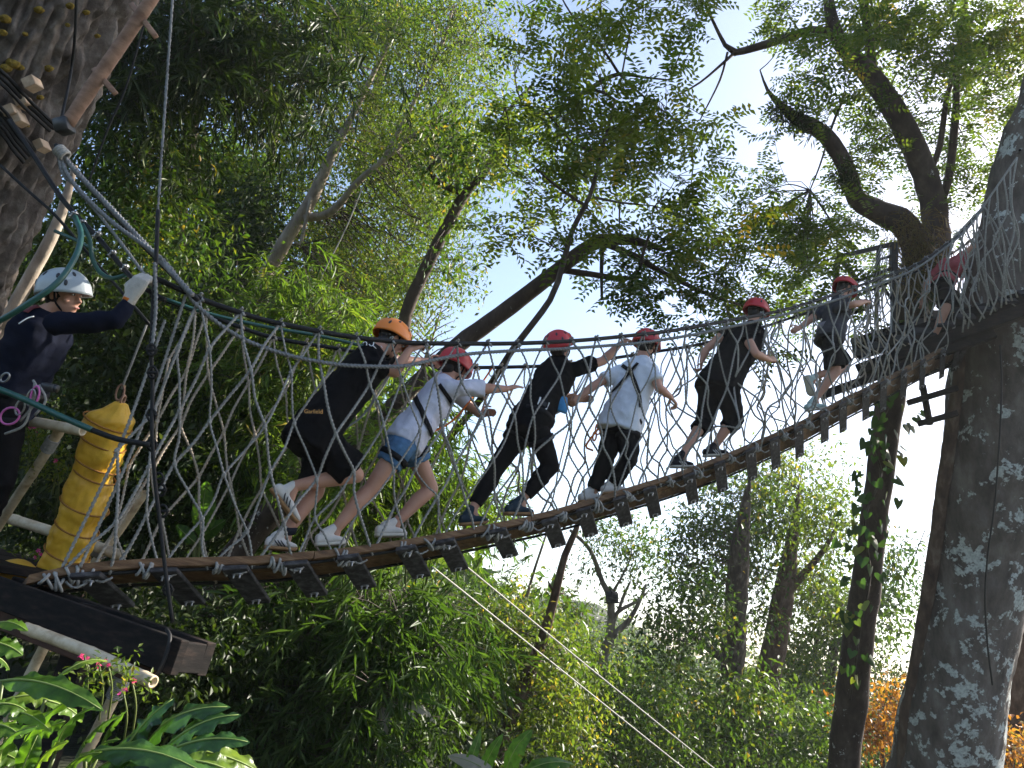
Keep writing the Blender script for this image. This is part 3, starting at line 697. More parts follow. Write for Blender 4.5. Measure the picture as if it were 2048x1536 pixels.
bamboo('bamboo thicket behind the left end of the net, above the brown planks', (400, 1350, 10), [(420, 800, 10), (520, 850, 10), (350, 900, 9.8)],
       [(430, 900, 130, 110, 10, .9, 420), (560, 960, 120, 100, 10.2, .9, 380), (360, 1010, 90, 80, 10, .8, 200)], 'leaf_bamboo_shade')
bamboo('bamboo spray behind the denim shorts climber', (820, 1350, 10.5), [(760, 860, 10.5), (860, 960, 10.3), (900, 900, 10.6)],
       [(740, 930, 120, 110, 10.6, .9, 400), (860, 980, 110, 80, 10.5, .9, 320), (760, 850, 70, 50, 8.4, .4, 80), (660, 950, 70, 60, 8.3, .4, 90), (840, 790, 40, 40, 8.6, .4, 40), (690, 1060, 120, 50, 10.4, .8, 220), (960, 1020, 60, 60, 10.8, .8, 110)])
bamboo('dense bamboo hanging below the planks at centre left', (560, 1560, 8.8), [(560, 1170, 8.6), (680, 1200, 8.6), (790, 1240, 8.6), (620, 1300, 8.4)],
       [(560, 1210, 120, 60, 8.8, .8, 270), (700, 1230, 130, 70, 8.7, .8, 350), (800, 1290, 90, 90, 8.7, .8, 280), (640, 1340, 140, 80, 8.6, .8, 340), (850, 1210, 70, 60, 9, .7, 120)], 'leaf_bamboo_shade', 'lance_big')
bamboo('darker bamboo at the bottom, right of the broad leaf plant', (640, 1640, 8), [(560, 1400, 8), (700, 1420, 8), (760, 1460, 8)],
       [(600, 1440, 140, 80, 8.2, .8, 360), (740, 1440, 110, 80, 8.2, .8, 250), (520, 1380, 90, 60, 8.4, .8, 170), (680, 1510, 160, 50, 8, .8, 260)], 'leaf_bamboo_shade', 'lance')
bush('leafy_bush', 'rounded blue green bush behind the zip lines below the bridge', [[(960, 1560, 16, 13.5), (960, 1350, 12, 13.5), (950, 1200, 7, 13.5)]],
     [([(960, 1210, 80, 90, 13.5, 1, 300), (900, 1300, 80, 90, 13.2, 1, 260), (990, 1310, 60, 80, 13.6, 1, 200), (930, 1420, 90, 70, 13, 1, 230)], 'small', 'leaf')], twigs=False)
bush('leafy_bush', 'yellow green bush to the right of the broken trunk', [[(1110, 1600, 14, 14.5), (1110, 1450, 10, 14.5), (1120, 1330, 6, 14.5)]],
     [([(1110, 1270, 60, 40, 14.6, 1, 130), (1130, 1330, 50, 50, 14.6, 1, 140), (1090, 1400, 80, 60, 14.4, 1, 190), (1060, 1500, 110, 50, 14, 1, 220)], 'small', 'leaf_yel')], twigs=False)
bush('leafy_bush', 'dark bush at the foot of the forked valley tree', [[(1220, 1640, 14, 17), (1230, 1500, 10, 17), (1240, 1380, 6, 17)]],
     [([(1240, 1400, 90, 50, 17, 1.2, 220), (1190, 1450, 60, 50, 16.5, 1, 150), (1300, 1430, 80, 60, 17.5, 1.2, 210), (1260, 1510, 130, 40, 16.5, 1.2, 260)], 'ovate', 'leaf')], twigs=False)
bush('leafy_bush', 'feathery undergrowth around the dark valley trunks', [[(1400, 1640, 14, 19), (1400, 1500, 10, 19), (1390, 1400, 6, 19)]],
     [([(1390, 1390, 90, 60, 19, 1.2, 190), (1480, 1430, 90, 70, 19, 1.2, 190), (1400, 1500, 100, 50, 18.5, 1.2, 220), (1570, 1480, 90, 60, 20, 1.2, 220), (1650, 1480, 60, 60, 20, 1.2, 140)], 'ovate_big', 'leaf')], twigs=False)
bush('leafy_bush', 'pale hazy bush between ivy stem and the big trunk', [[(1780, 1600, 16, 24), (1780, 1480, 12, 24), (1780, 1400, 8, 24)]],
     [([(1780, 1360, 60, 40, 25, 1.5, 120), (1760, 1500, 70, 50, 22, 1.5, 180)], 'ovate_big', 'leaf_dark_shade')], twigs=False)
bush('orange_shrub', 'shrub of orange autumn leaves left of the lichen trunk', [[(1770, 1620, 12, 15), (1765, 1500, 9, 15), (1770, 1420, 5, 15)]],
     [([(1765, 1430, 50, 36, 14.5, .5, 100), (1735, 1470, 40, 26, 14.2, .5, 60), (1790, 1385, 14, 16, 15, .4, 9)], 'ovate', 'leaf_orange')], spread=.2, per=5)
bush('orange_shrub', 'small orange leaved shrub at the lower right corner', [[(2030, 1640, 10, 12), (2025, 1540, 8, 12), (2022, 1500, 4, 12)]],
     [([(2022, 1500, 34, 34, 12, .4, 80)], 'ovate', 'leaf_orange')], spread=.18, per=5)
bush('leafy_bush', 'dark green shrub with speckled light behind the guide', [[(120, 1200, 14, 9.5), (150, 1000, 10, 9.5), (180, 800, 6, 9.5)]],
     [([(60, 560, 110, 110, 9.8, .8, 300), (180, 620, 120, 120, 9.6, .8, 360), (270, 720, 100, 120, 9.6, .8, 320), (180, 860, 140, 90, 9.5, .8, 320), (80, 950, 130, 90, 9.3, .8, 300), (260, 960, 110, 90, 9.2, .8, 280), (160, 1060, 150, 60, 9, .8, 260)], 'ovate', 'leaf_dark_shade')], twigs=False)
bush('leafy_bush', 'sunlit shrub with hanging leaves between the near trunk and the vertical cable', [[(230, 900, 14, 11), (260, 600, 10, 11), (270, 400, 6, 11)]],
     [([(250, 420, 90, 110, 11, .8, 260), (200, 330, 60, 80, 11.2, .8, 120), (310, 330, 60, 110, 11.5, .8, 180), (330, 520, 80, 90, 11.5, .8, 200), (100, 460, 80, 60, 10.8, .8, 140)], 'ovate', 'leaf')], twigs=False)
bush('leafy_bush', 'low sunlit shrub under the left platform', [[(360, 1640, 12, 7.4), (380, 1500, 8, 7.4), (400, 1400, 5, 7.4)]],
     [([(420, 1330, 90, 60, 7.6, .5, 190), (330, 1420, 90, 50, 7.2, .5, 150), (470, 1290, 60, 60, 7.8, .5, 110), (300, 1330, 90, 60, 7, .5, 120)], 'small', 'leaf_dark_shade')], twigs=False, spread=.25)
bush('leafy_bush', 'yellow flecked foliage right of the leaning trunk foot under the planks', [[(520, 1500, 12, 9.6), (510, 1380, 8, 9.6), (500, 1260, 5, 9.6)]],
     [([(500, 1250, 60, 60, 9.6, .6, 150), (470, 1340, 60, 60, 9.4, .6, 130), (560, 1300, 70, 60, 9.8, .6, 150)], 'small', 'leaf_yel')], twigs=False, spread=.28)
# understorey carpet over the hillside so that the slope reads as forest
def carpet():
    n = 6800
    x = rng.uniform(-26, 20, n); y = np.where(rng.uniform(0, 1, n) < .25, rng.uniform(8.5, 14, n), rng.uniform(9, 42, n))
    keep = (x < 1.0 + .6 * y) & ((y < 16) | (x < .5 - .12 * y))
    x, y = x[keep], y[keep]
    C = np.stack([x, y, gz(x, y) + rng.uniform(.1, 1.1, len(x))], 1)
    tn = np.clip(rng.normal(.4, .2, len(C)), 0, 1); nb = C[:, 1] < 17
    A = clumps(C[~nb], 'far', tn[~nb]); C2 = np.repeat(C[nb], 2, 0) + rng.normal(0, .22, (2 * nb.sum(), 3)); B_ = clumps(C2, 'ovate', np.repeat(tn[nb], 2))
    V, F, R = A
    o = mk('ground_cover', B_[0], B_[1], M['leaf_dark_shade'], None, smooth=False, rnd=np.clip(B_[2], 0, 1))  # cover leaves coloured dark to paint shaded depth
    o['kind'] = 'stuff'; tag(o, 'low dark leafy ground cover at the foot of the slope', 'ground cover')
    o = mk('undergrowth', V, F, M['leaf'], None, smooth=False, rnd=np.clip(R, 0, 1))
    o['kind'] = 'stuff'; tag(o, 'dense mixed green undergrowth covering the wooded slope', 'undergrowth')
    TRI[0] += len(F)
    n = 5200
    r = rng.uniform(26, 130, n); a = rng.uniform(rad(20), rad(110), n)
    x, y = r * np.cos(a), r * np.sin(a)
    h = rng.uniform(.2, 1.0, n) * np.clip(r * .045, 1.2, 6)
    C = np.stack([x, y, gz(x, y) + h], 1)
    V, F, R = clumps(np.repeat(C, 2, 0) + rng.normal(size=(2 * len(C), 3)) * 1.2, 'far', np.clip(rng.normal(.4, .2, 2 * len(C)), 0, 1))
    c = V.reshape(-1, 4, 3); m = c.mean(1, keepdims=True); V = (m + (c - m) * 3.0).reshape(-1, 3)
    o = mk('distant_wood', V, F, M['leaf'], None, smooth=False, rnd=np.clip(R, 0, 1))
    o['kind'] = 'stuff'; tag(o, 'distant hazy wood on the far side of the valley', 'woodland')
    TRI[0] += len(F)
carpet()
# ================================================================== NEAR TRUNK (upper left)
def near_trunk():
    pts = [(-330, 900, 430, 5.9), (-230, 560, 410, 5.8), (-160, 412, 395, 5.75), (-71, 228, 385, 5.7), (79, -82, 375, 5.65), (190, -330, 360, 5.6)]
    Q = [[*P(x, y, d), w * .5 * pxm(d)] for x, y, w, d in pts]
    a = np.array(Q[0]); e = a[:3] + np.array([-.35, 0, 0]); e[2] = float(gz(e[0], e[1])) - .3
    C = catmull(np.array([[*e, a[3] * 1.25]] + Q), .022)
    path, r = C[:, :3], C[:, 3]
    T, N, B = frames(path); k = 210
    s = np.concatenate([[0], np.cumsum(np.linalg.norm(np.diff(path, axis=0), axis=1))])
    V = np.zeros((len(path), k, 3))
    for i in range(len(path)):
        for j in range(k):
            an = 2 * math.pi * j / k
            u, v = an * 9.0, s[i]
            q = Vector((math.cos(an) * 3, math.sin(an) * 3, v * 1.1))
            w = mnoise.noise(q * .8) * .55
            # long vertical furrows broken into plates
            f = min(abs(mnoise.noise(Vector((math.cos(an) * 8.5 + w, math.sin(an) * 8.5 + w, v * .55)))), .6 * abs(mnoise.noise(Vector((math.cos(an) * 15 + w, math.sin(an) * 15 - w, v * .9 + 5)))) + .06)
            g = abs(mnoise.noise(Vector((math.cos(an) * 5 - 3, math.sin(an) * 5, v * 1.5 + w * 2))))
            h = min(1, max(0, f - .02) * 8.0) * min(1, .55 + g * 3)
            h += .25 * mnoise.noise(Vector((math.cos(an) * 30, math.sin(an) * 30, v * 12)))
            d = math.cos(an) * N[i] + math.sin(an) * B[i]
            V[i, j] = path[i] + d * (r[i] - .10 + .105 * h)
    t = thing('furrowed_trunk', 'huge furrowed brown trunk at the upper left corner', 'tree', path[0])
    mk('trunk', V.reshape(-1, 3), ringquads(len(path), k), M['furrow'], t, smooth=True)
    # yellow bracket tufts growing on the bark
    V0 = V.reshape(-1, 3)
    for (px, py, w) in [(10, 38, 20), (6, 66, 14), (26, 128, 22), (12, 137, 20), (40, 135, 14), (98, 137, 14), (78, 20, 16), (50, 68, 10), (80, 195, 12), (52, 250, 12), (140, 12, 14), (172, 25, 12), (135, 50, 9), (195, 72, 10)]:
        rr = ray(px, py)
        dd = V0 - CAM; dp = dd @ FWD
        ex = 1024 + FPX * (dd @ RIGHT) / dp - px; ey = 768 - FPX * (dd @ UP) / dp - py
        m = (ex ** 2 + ey ** 2 < 30 ** 2) & (dp > 3)
        if not m.any(): continue
        d = dp[m].min() + .03
        c = P(px, py, d); s_ = w * .5 * pxm(d)
        V1, F1 = ellipsoid(c, RIGHT * s_ * 1.25, UP * s_ * .85, FWD * s_ * .8, 8, 12)
        V1 = V1 + rng.normal(0, s_ * .09, V1.shape)
        mk('moss_tuft', V1, F1, M['tuft'], t)
    return V0
M['tuft'] = noisy('ochre_moss', (.10, .07, .012), (.30, .20, .03), 60, rough=.95, bump=.9, bdist=.01)
TRUNKV = near_trunk()
def on_trunk(px, py, lift=.02):
    dd = TRUNKV - CAM; dp = dd @ FWD
    ex = 1024 + FPX * (dd @ RIGHT) / dp - px; ey = 768 - FPX * (dd @ UP) / dp - py
    m = (ex ** 2 + ey ** 2 < 22 ** 2) & (dp > 3)
    d = (dp[m].min() if m.any() else 5.3) - lift
    return P(px, py, d)
def cable(name, label, pts, r, mat='cable', cat='cable', group=None, k=8, step=.06, laid=False):
    V, F = rope(pts, r) if laid else tube(catmull(np.array(pts), step), r, k)
    o = mk(name, V, F, M[mat]); tag(o, label, cat, group); return o
# cables wound round the trunk
WL = ['topmost black cable wound round the furrowed trunk', 'second black cable wound round the furrowed trunk', 'third black cable round the furrowed trunk, over the pale blocks', 'fourth black cable round the trunk, just below the pale blocks',
      'fifth black cable of the bundle round the trunk', 'sixth black cable of the bundle round the trunk', 'seventh black cable low in the bundle round the trunk', 'lowest black cable of the bundle round the trunk']
for i, lab in enumerate(WL):
    y0 = [132, 146, 158, 205, 218, 230, 242, 256][i]
    e = [(112, 252), (108, 258), (100, 262), (70, 300), (66, 306), (60, 312), (54, 318), (48, 326)][i]
    pts = [on_trunk(-150, y0 - 50, .03), on_trunk(-60, y0 - 18, .04), on_trunk(0, y0 + 8, .05), on_trunk(e[0] * .5, y0 + (e[1] - y0) * .5 + 6, .06), on_trunk(e[0], e[1], .09)]
    cable('trunk_cable', lab, pts, .013, group='black cables wound round the trunk')
for (px, py, w, h), lab in zip([(65, 168, 26, 22), (48, 205, 24, 22), (22, 225, 30, 22), (38, 238, 20, 26), (84, 292, 20, 22)],
        ['upper pale wooden block wedged under the trunk cables', 'pale wooden block just below the topmost block', 'leftmost pale wooden block under the trunk cables', 'narrow pale wooden block beside the leftmost block', 'lowest wooden block under the trunk cables']):
    c = on_trunk(px, py, .05); s_ = pxm(4.95)
    V, F = box(c, nrm(RIGHT + UP * .45) * w * .5 * s_, nrm(UP - RIGHT * .45) * h * .5 * s_, FWD * .05, .004)
    tag(mk('wood_block', V, F, M['blockwood'], smooth=False), lab, 'block', 'wood blocks under the trunk cables')
cable('trunk_rope', 'dark rope running straight down the face of the furrowed trunk', [on_trunk(153, -10, .04), on_trunk(150, 70, .04), on_trunk(141, 150, .05), P(120, 250, 4.9)], .010)
# pole ladder beside the trunk
lad = thing('pole_ladder', 'brown wooden pole ladder leaning along the furrowed trunk', 'ladder', P(135, 245, 4.95))
V, F, _ = limb_geo([(135, 248, 26, 4.95), (185, 172, 27, 4.95), (240, 92, 26, 4.95), (310, -12, 24, 4.95), (360, -90, 22, 4.95)], k=12, rough=.03, step=.05)
mk('rail', V, F, M['rail'], lad)
for a_, b_ in [((262, 8), (312, 74)), ((188, 138), (231, 187))]:
    V, F = beam(P(*a_, 4.99), P(*b_, 4.92), .03, .035)
    mk('rung', V, F, M['rail'], lad)
V, F = join([box(P(128, 252, 4.93), nrm(RIGHT + .25 * UP) * .045, nrm(UP - RIGHT * .25) * .045, FWD * .05, .006)])
mk('foot_bracket', V, F, M['blackmetal'], lad)

# ================================================================== ROPE BRIDGE
DU = [(60, 1146), (163, 1122), (287, 1114), (400, 1111), (512, 1109), (650, 1097), (780, 1080), (900, 1060), (1000, 1041), (1093, 1023), (1200, 992), (1300, 961), (1363, 941), (1450, 908), (1525, 876), (1610, 837), (1688, 794), (1780, 748), (1870, 700), (1967, 650)]
DW = [(60, 1192), (163, 1172), (287, 1164), (400, 1162), (512, 1160), (650, 1148), (780, 1128), (900, 1106), (1000, 1085), (1093, 1065), (1200, 1035), (1300, 1005), (1363, 985), (1450, 953), (1525, 921), (1610, 881), (1688, 838), (1780, 790), (1870, 740), (1967, 690)]
def sz(pts, off):
    W = np.array([PL(x, y, off) for x, y in pts]); s = (W - BA) @ AXIS
    return s, W[:, 2]
DEPTH_OFF = .36
s_u, z_u = sz(DU, 0.0); s_w, z_w = sz(DW, DEPTH_OFF)
def zn(s): return np.interp(s, s_u, z_u) - .055         # underside of the deck, near edge
def zf(s): return np.interp(s, s_w, z_w)                # underside of the deck, far edge
def deck(s, w, dz=0.0):
    """point on the deck underside: s metres along, w 0 near edge .. 1 far edge"""
    z = zn(s) * (1 - w) + zf(s) * w
    p = BA + AXIS * s + PERP * (DEPTH_OFF * w); p = p.copy(); p[2] = z + dz
    return p
S0, S1 = float(s_u[0]), float(s_u[-1])
walk = thing('rope_bridge', 'hanging plank footbridge rising from the left platform to the right trunk', 'bridge', deck(S0, .5))
ss = [S0]
while ss[-1] < S1 - .8: ss.append(ss[-1] + rng.uniform(1.15, 1.6))
ss[-1] = S1
for row, (w0, w1) in enumerate([(0.0, .485), (.515, 1.0)]):
    for i in range(len(ss) - 1):
        a = ss[i] + (0.006 if i else 0) + row * .0; b = ss[i + 1]
        if row and i: a -= .35
        if row and i < len(ss) - 2: b -= .35
        n = 8; V = []
        j = rng.uniform(-.006, .006)
        dp = deck(a, w1) - deck(a, w0); up = nrm(np.cross(AXIS, dp)); up = up * np.sign(up[2])
        for q in range(n + 1):
            s = a + (b - a) * q / n
            p0, p1 = deck(s, w0), deck(s, w1)
            t = .05
            e = nrm(p1 - p0) * .004
            V += [p0 + up * (.004 + j), p0 + e + up * j, p1 - e + up * j, p1 + up * (.004 + j), p1 + up * (t + j), p0 + up * (t + j)]
        mk('plank', np.array(V), ringquads(n + 1, 6), M['plank'], walk, smooth=False)
for w, nm in ((.10, 'near'), (.98, 'far')):
    pts = [deck(s, w, -.016) for s in np.linspace(S0, S1, 60)]
    V, F = tube(np.array(pts), .011, 7)
    mk('deck_cable', V, F, M['cable'], walk)
CX = [235, 385, 500, 612, 724, 830, 925, 1020, 1100, 1172, 1242, 1317, 1384, 1444, 1500, 1554, 1600, 1645, 1688, 1730, 1770, 1808, 1845, 1880, 1913, 1945]
board_mesh = None
for x in CX:
    y = np.interp(x, [q[0] for q in DU], [q[1] for q in DU]) + 30
    s = float((PL(x, y, .18) - BA) @ AXIS)
    tw = rng.uniform(-.06, .06)
    hs = .14 + .030 * max(0, s)
    a = deck(s - hs + tw, -.12, -.030); b = deck(min(S1, s + hs + tw), 1.12, -.115 - rng.uniform(0, .02))
    t = nrm(b - a); u = nrm(np.cross(AXIS, t)); u = u * np.sign(u[2]); sd = np.cross(u, t)
    V, F = box((a + b) / 2, (b - a) / 2, deck(s + .07, .5) - deck(s, .5), u * .014, .004)
    bd = mk('cross_board', V, F, M['darkwood'], walk, smooth=False)
    for q in (.10, .86):
        c = a + (b - a) * q - u * .016
        parts = [cone(c + sd * e, c + sd * e - u * .03, .006, .006, 6, False) for e in (-.018, .018)]
        parts += [cone(c + sd * e, c + sd * e - u * .010, .011, .011, 6, False) for e in (-.018, .018)]
        parts.append(box(c - u * .003, sd * .03, t * .011, u * .003))
        V, F = join(parts)
        mk('clamp_bolt', V, F, M['steel'], bd)

# --- hand lines
NT = [(310, 556), (400, 597), (470, 622), (537, 642), (640, 663), (712, 675), (800, 684), (865, 687), (1028, 687), (1158, 681), (1272, 670), (1346, 661), (1460, 641), (1558, 622), (1648, 596), (1742, 563), (1830, 530), (1885, 494), (1928, 459), (1967, 412), (2026, 324)]
FT = [(300, 590), (400, 624), (537, 673), (673, 697), (818, 722), (881, 732), (950, 735), (1028, 734), (1100, 731), (1200, 720), (1314, 703), (1402, 688), (1500, 662), (1600, 630), (1690, 600), (1780, 565), (1860, 530), (1930, 490), (1985, 440)]
GR = [(115, 297), (143, 360), (220, 440), (317, 512), (367, 573), (400, 617), (477, 673), (568, 708), (666, 728), (740, 733), (810, 732), (869, 720), (940, 708), (1044, 701), (1125, 698), (1223, 691), (1298, 684), (1395, 668), (1493, 647), (1558, 632), (1648, 608), (1742, 574), (1830, 538), (1885, 500), (1928, 464), (1967, 416), (2026, 330)]
NOFF, FOFF = -.08, .62
s_t, z_t = sz(NT, NOFF); s_ft, z_ft = sz(FT, FOFF)
near_pts = [PL(x, y, NOFF) for x, y in NT]
cable('hand_cable', 'black hand cable along the near side of the bridge, held by climbers', near_pts + [P(2040, 300, 10.2)], .017, group='bridge hand lines', k=9)
cable('hand_cable', 'black hand cable along the far side of the bridge, behind the climbers', [PL(x, y, FOFF) for x, y in FT], .016, group='bridge hand lines', k=9)
cable('hand_rope', 'grey laid rope sagging along the near side, from trunk knot to right trunk', [P(x, y, 4.75 - .1 * i) if i < 4 else PL(x, y, NOFF - .03) for i, (x, y) in enumerate(GR)], .0155, 'rope_dark', 'rope', 'bridge hand lines', laid=True)
cable('guide_hose', 'green sheathed line just under the near hand cable at its left end', [PL(x, y, .1) for x, y in [(330, 598), (420, 628), (540, 655), (640, 672), (760, 700)]], .012, 'hose')

# --- netting
def net(label, s_top, z_top, off_top, woff, mat, r, detail, s_lo, seed, dsp=.30):
    """diamond netting between the deck edge and the hand line"""
    g = np.random.default_rng(seed)
    smin_t = float((PL(398, 600, off_top) - BA) @ AXIS)
    def top(s):
        p = BA + AXIS * s + PERP * off_top; p = p.copy(); p[2] = np.interp(s, s_top, z_top); return p
    w_b = 0.10 if woff == 0 else .98
    t = thing('rope_net', label, 'net', deck(S0 + .3, w_b), 'side nets of the bridge')
    def bot(s):
        return deck(s, w_b, -.02)
    def pt(sb, st, v):
        a, b = bot(sb), top(st)
        p = a + (b - a) * v
        bulge = math.sin(math.pi * v)
        p = p + PERP * (-.05 if woff == 0 else .05) * bulge - np.array([0, 0, .03]) * bulge
        return p
    strands = 0; knots = []
    smax = float(s_top[-1]) - .15
    levels = 5
    # knots lie on a shared jittered lattice so that both families meet there
    jit = {}
    def node(col, row):
        """col in half diamonds, row 0..levels"""
        key = (col, row)
        if key not in jit:
            s = s_lo + col * dsp * .5
            # the net is pulled together at the left end and hangs steeper at the right end
            v = row / levels
            st = s - .16
            lean = .16 * np.clip((s - 6.5) / 3, 0, 1)
            sb = s - lean * 1.2
            st = np.clip(st, smin_t, smax) if row else st
            jit[key] = pt(min(sb, S1 - .05), min(st, smax), v) + (g.normal(0, .028 + .034 * np.clip((s - 2.5) / 3, 0, 1), 3) if 0 < row < levels else 0) + np.array([0, 0, -.02]) * (row in (2, 3))
        return jit[key]
    ncol = int((smax - s_lo) / (dsp * .5)) + 1
    for fam in (1, -1):
        for c0 in range(-levels, ncol + levels):
            if (c0 % 2) != (0 if fam == 1 else 0): continue
            pts, keys = [], []
            for row in range(levels + 1):
                c = c0 + fam * row
                s = s_lo + c * dsp * .5
                lowlim = s_lo + (smin_t - s_lo) * (row / levels) - .02
                if c < 0 or s > smax or s < lowlim - .16: continue
                pts.append(node(c, row)); keys.append((c, row))
            if len(pts) < 2: continue
            s_mean = s_lo + keys[0][0] * dsp * .5
            fine = detail and s_mean < 5.2
            P3 = []
            for i, p in enumerate(pts):
                P3.append(p)
                if i < len(pts) - 1:
                    m = (p + pts[i + 1]) / 2
                    P3.append(m + g.normal(0, .008 + .012 * np.clip((s_mean - 2) / 3, 0, 1), 3) - np.array([0, 0, .006]))
            side = PERP * (.010 if fam == 1 else -.010)
            P3 = np.array(P3) + side * .6
            if keys[-1][1] == levels:       # loop over the hand line
                e = P3[-1]
                P3 = np.vstack([P3, e + np.array([0, 0, .028]) + side * 1.5, e + AXIS * .02 * fam - side * 4 - np.array([0, 0, .02])])
            rr_ = r * g.uniform(.82, 1.15)
            V, F = rope(P3, rr_, step=.014 if fine else .03, k=9 if fine else 6) if fine else tube(catmull(P3, .05), rr_ * .93, 6)
            mk('strand', V, F, mat, t); strands += 1
            for kk in keys:
                if 0 < kk[1] < levels: knots.append(kk)
    done = {}
    for kk in knots: done[kk] = done.get(kk, 0) + 1
    c = np.zeros(3)
    kv, kf = join([ellipsoid(c, AXIS * r * 1.55, PERP * r * 1.5, np.array([0, 0, r * 1.7]), 6, 8), ellipsoid(c + np.array([0, 0, r * .9]), AXIS * r * 1.3, PERP * r * 1.35, np.array([0, 0, r * .8]), 5, 8), ellipsoid(c - np.array([0, 0, r * .9]), AXIS * r * 1.25, PERP * r * 1.35, np.array([0, 0, r * .8]), 5, 8)])
    km = fastmesh('knot', kv, kf, None, True); km.materials.append(mat)
    for kk, n in done.items():
        if n < 2: continue
        o = bpy.data.objects.new('knot', km); link(o); o.parent = t
        o.location = tuple(node(*kk) - base_of(t)); o.rotation_euler = (g.uniform(-.5, .5), g.uniform(-.5, .5), g.uniform(0, 3))
    return t, node, ncol, levels
near_net, nnode, nncol, lv = net('rope netting along the near side of the bridge, in front of the climbers', s_t, z_t, NOFF, 0, M['rope'], .0095, True, S0 + .12, 3, .25)
net('rope netting along the far side of the bridge, behind the climbers', s_ft, z_ft, FOFF, .98, M['rope_sunlit'], .0095, True, S0 + .30, 5, .24)
# lashings where the near net is tied under the deck
def lashing(c, big, g, parent):
    parts = []
    t = nrm(deck(1, .1) - deck(.9, .1))
    for i in range(g.integers(4, 7)):
        o = c + AXIS * (i - 2.5) * .019 + g.normal(0, .006, 3)
        ax = nrm(np.array([0, 0, 1.0]) + AXIS * g.normal(0, .5)) * (.034 + big * .012 + g.normal(0, .008)); ay = PERP * (.028 + g.normal(0, .003))
        parts.append(torus(o - np.array([0, 0, .008]), ax, ay, .0085, 12, 6))
    tail = c + AXIS * .05
    parts.append(rope([tail, tail + AXIS * .05 - np.array([0, 0, .02]) - PERP * .02, tail + AXIS * .10 + np.array([0, 0, .015]) - PERP * .03], .0085, step=.02, k=6))
    V, F = join(parts)
    return mk('lashing', V, F, M['rope'], parent)
g_ = np.random.default_rng(9)
for x in [112, 165, 300, 445, 560, 690, 872, 815, 985, 1055, 1128, 1198, 1258, 1345, 1395, 1465, 1515, 1570, 1618, 1655, 1700, 1738, 1775, 1810, 1848, 1890, 1922, 1950]:
    y = np.interp(x, [q[0] for q in DU], [q[1] for q in DU]) + 22
    s = float((PL(x, y, 0) - BA) @ AXIS)
    lashing(deck(s, .04, -.015), x in (300, 690, 985, 1198), g_, near_net)
# steep ropes gathered at the left end of the net
for i, (b_, t_) in enumerate([((160, 1135), (372, 590)), ((120, 1145), (330, 640))]):
    a, b = PL(*b_, .0 + .03 * i), PL(*t_, NOFF + .02 * i)
    m = (a + b) / 2 + AXIS * .03 - PERP * .03
    V, F = rope([a, m, b], .0105, step=.014)
    mk('strand', V, F, M['rope'], near_net)

# --- right end: netting tied round the big trunk
endnet = thing('rope_net', 'steep bunched netting tied against the right trunk beside the last climber', 'net', P(1960, 660, 10.0), 'side nets of the bridge')
def seam(t):      # the line the ropes hang from
    return [np.interp(t, [0, .5, 1], [1905, 1967, 2034]), np.interp(t, [0, .5, 1], [478, 412, 315])]
ge = np.random.default_rng(4)
for i in range(11):
    tx, ty = seam(i / 10); bx = 1925 + i * 11.0; by = 665 - i * 7
    dz_ = 9.75 - .02 * i
    pts = [P(tx, ty, dz_)]
    for q in (.25, .5, .75):
        pts.append(P(tx + (bx - tx) * q + ge.normal(0, 9) + (8 if i % 2 else -8), ty + (by - ty) * q + 6, dz_ - .05))
    pts.append(P(bx, by, dz_))
    V, F = tube(catmull(np.array(pts), .08), .0105, 6)
    mk('strand', V, F, M['rope'], endnet)
V, F = tube(catmull(np.array([P(*seam(q), 9.74) for q in np.linspace(0, 1.15, 8)]), .08), .013, 7)
mk('head_rope', V, F, M['rope'], endnet)
for i in range(7):
    x0 = 1930 + i * 14; y0 = 430 + ge.uniform(-30, 60)
    V, F = tube(catmull(np.array([P(x0, y0, 9.72), P(x0 + 22, y0 + 60, 9.68), P(x0 + 30 + ge.uniform(-10, 20), y0 + 130, 9.72)]), .08), .0095, 6)
    mk('strand', V, F, M['rope'], endnet)
V, F = tube(catmull(np.array([P(1980, 560, 9.7), P(2015, 600, 9.75), P(2070, 640, 9.8)]), .08), .0095, 6)
mk('strand', V, F, M['rope'], endnet)

# ================================================================== CABLES AT THE LEFT END
cable('stay_rope', 'thick grey laid stay rope from the trunk knot down to the net corner', [P(118, 300, 4.72), P(150, 340, 4.7), P(230, 425, 4.6), P(330, 530, 4.45), P(385, 590, 4.35)], .019, 'rope_dark', 'rope', 'stay ropes at the left end', laid=True)
cable('stay_rope', 'thinner grey stay rope below the thick one, ending at the guide glove', [P(116, 305, 4.7), P(125, 345, 4.68), P(150, 372, 4.66), P(215, 450, 4.55), P(290, 550, 4.4)], .0115, 'rope_dark', 'rope', 'stay ropes at the left end', laid=True)
cable('stay_cable', 'thick black stay cable beside the grey stay rope, upper left', [P(112, 290, 4.78), P(160, 350, 4.74), P(250, 452, 4.6), P(340, 545, 4.48), P(395, 600, 4.4)], .015, group='black stay cables at the left end')
sc = cable('stay_cable', 'black stay cable with wire clamps reaching the gloved hand', [P(20, 240, 4.9), P(70, 315, 4.85), P(130, 405, 4.7), P(200, 480, 4.6), P(270, 562, 4.45), P(330, 600, 4.4)], .015, group='black stay cables at the left end')
cable('stay_cable', 'lowest black stay cable passing above the guide helmet', [P(0, 330, 4.95), P(60, 385, 4.9), P(110, 430, 4.85), P(170, 500, 4.8), P(240, 580, 4.75), P(300, 650, 4.7)], .0095, group='black stay cables at the left end')
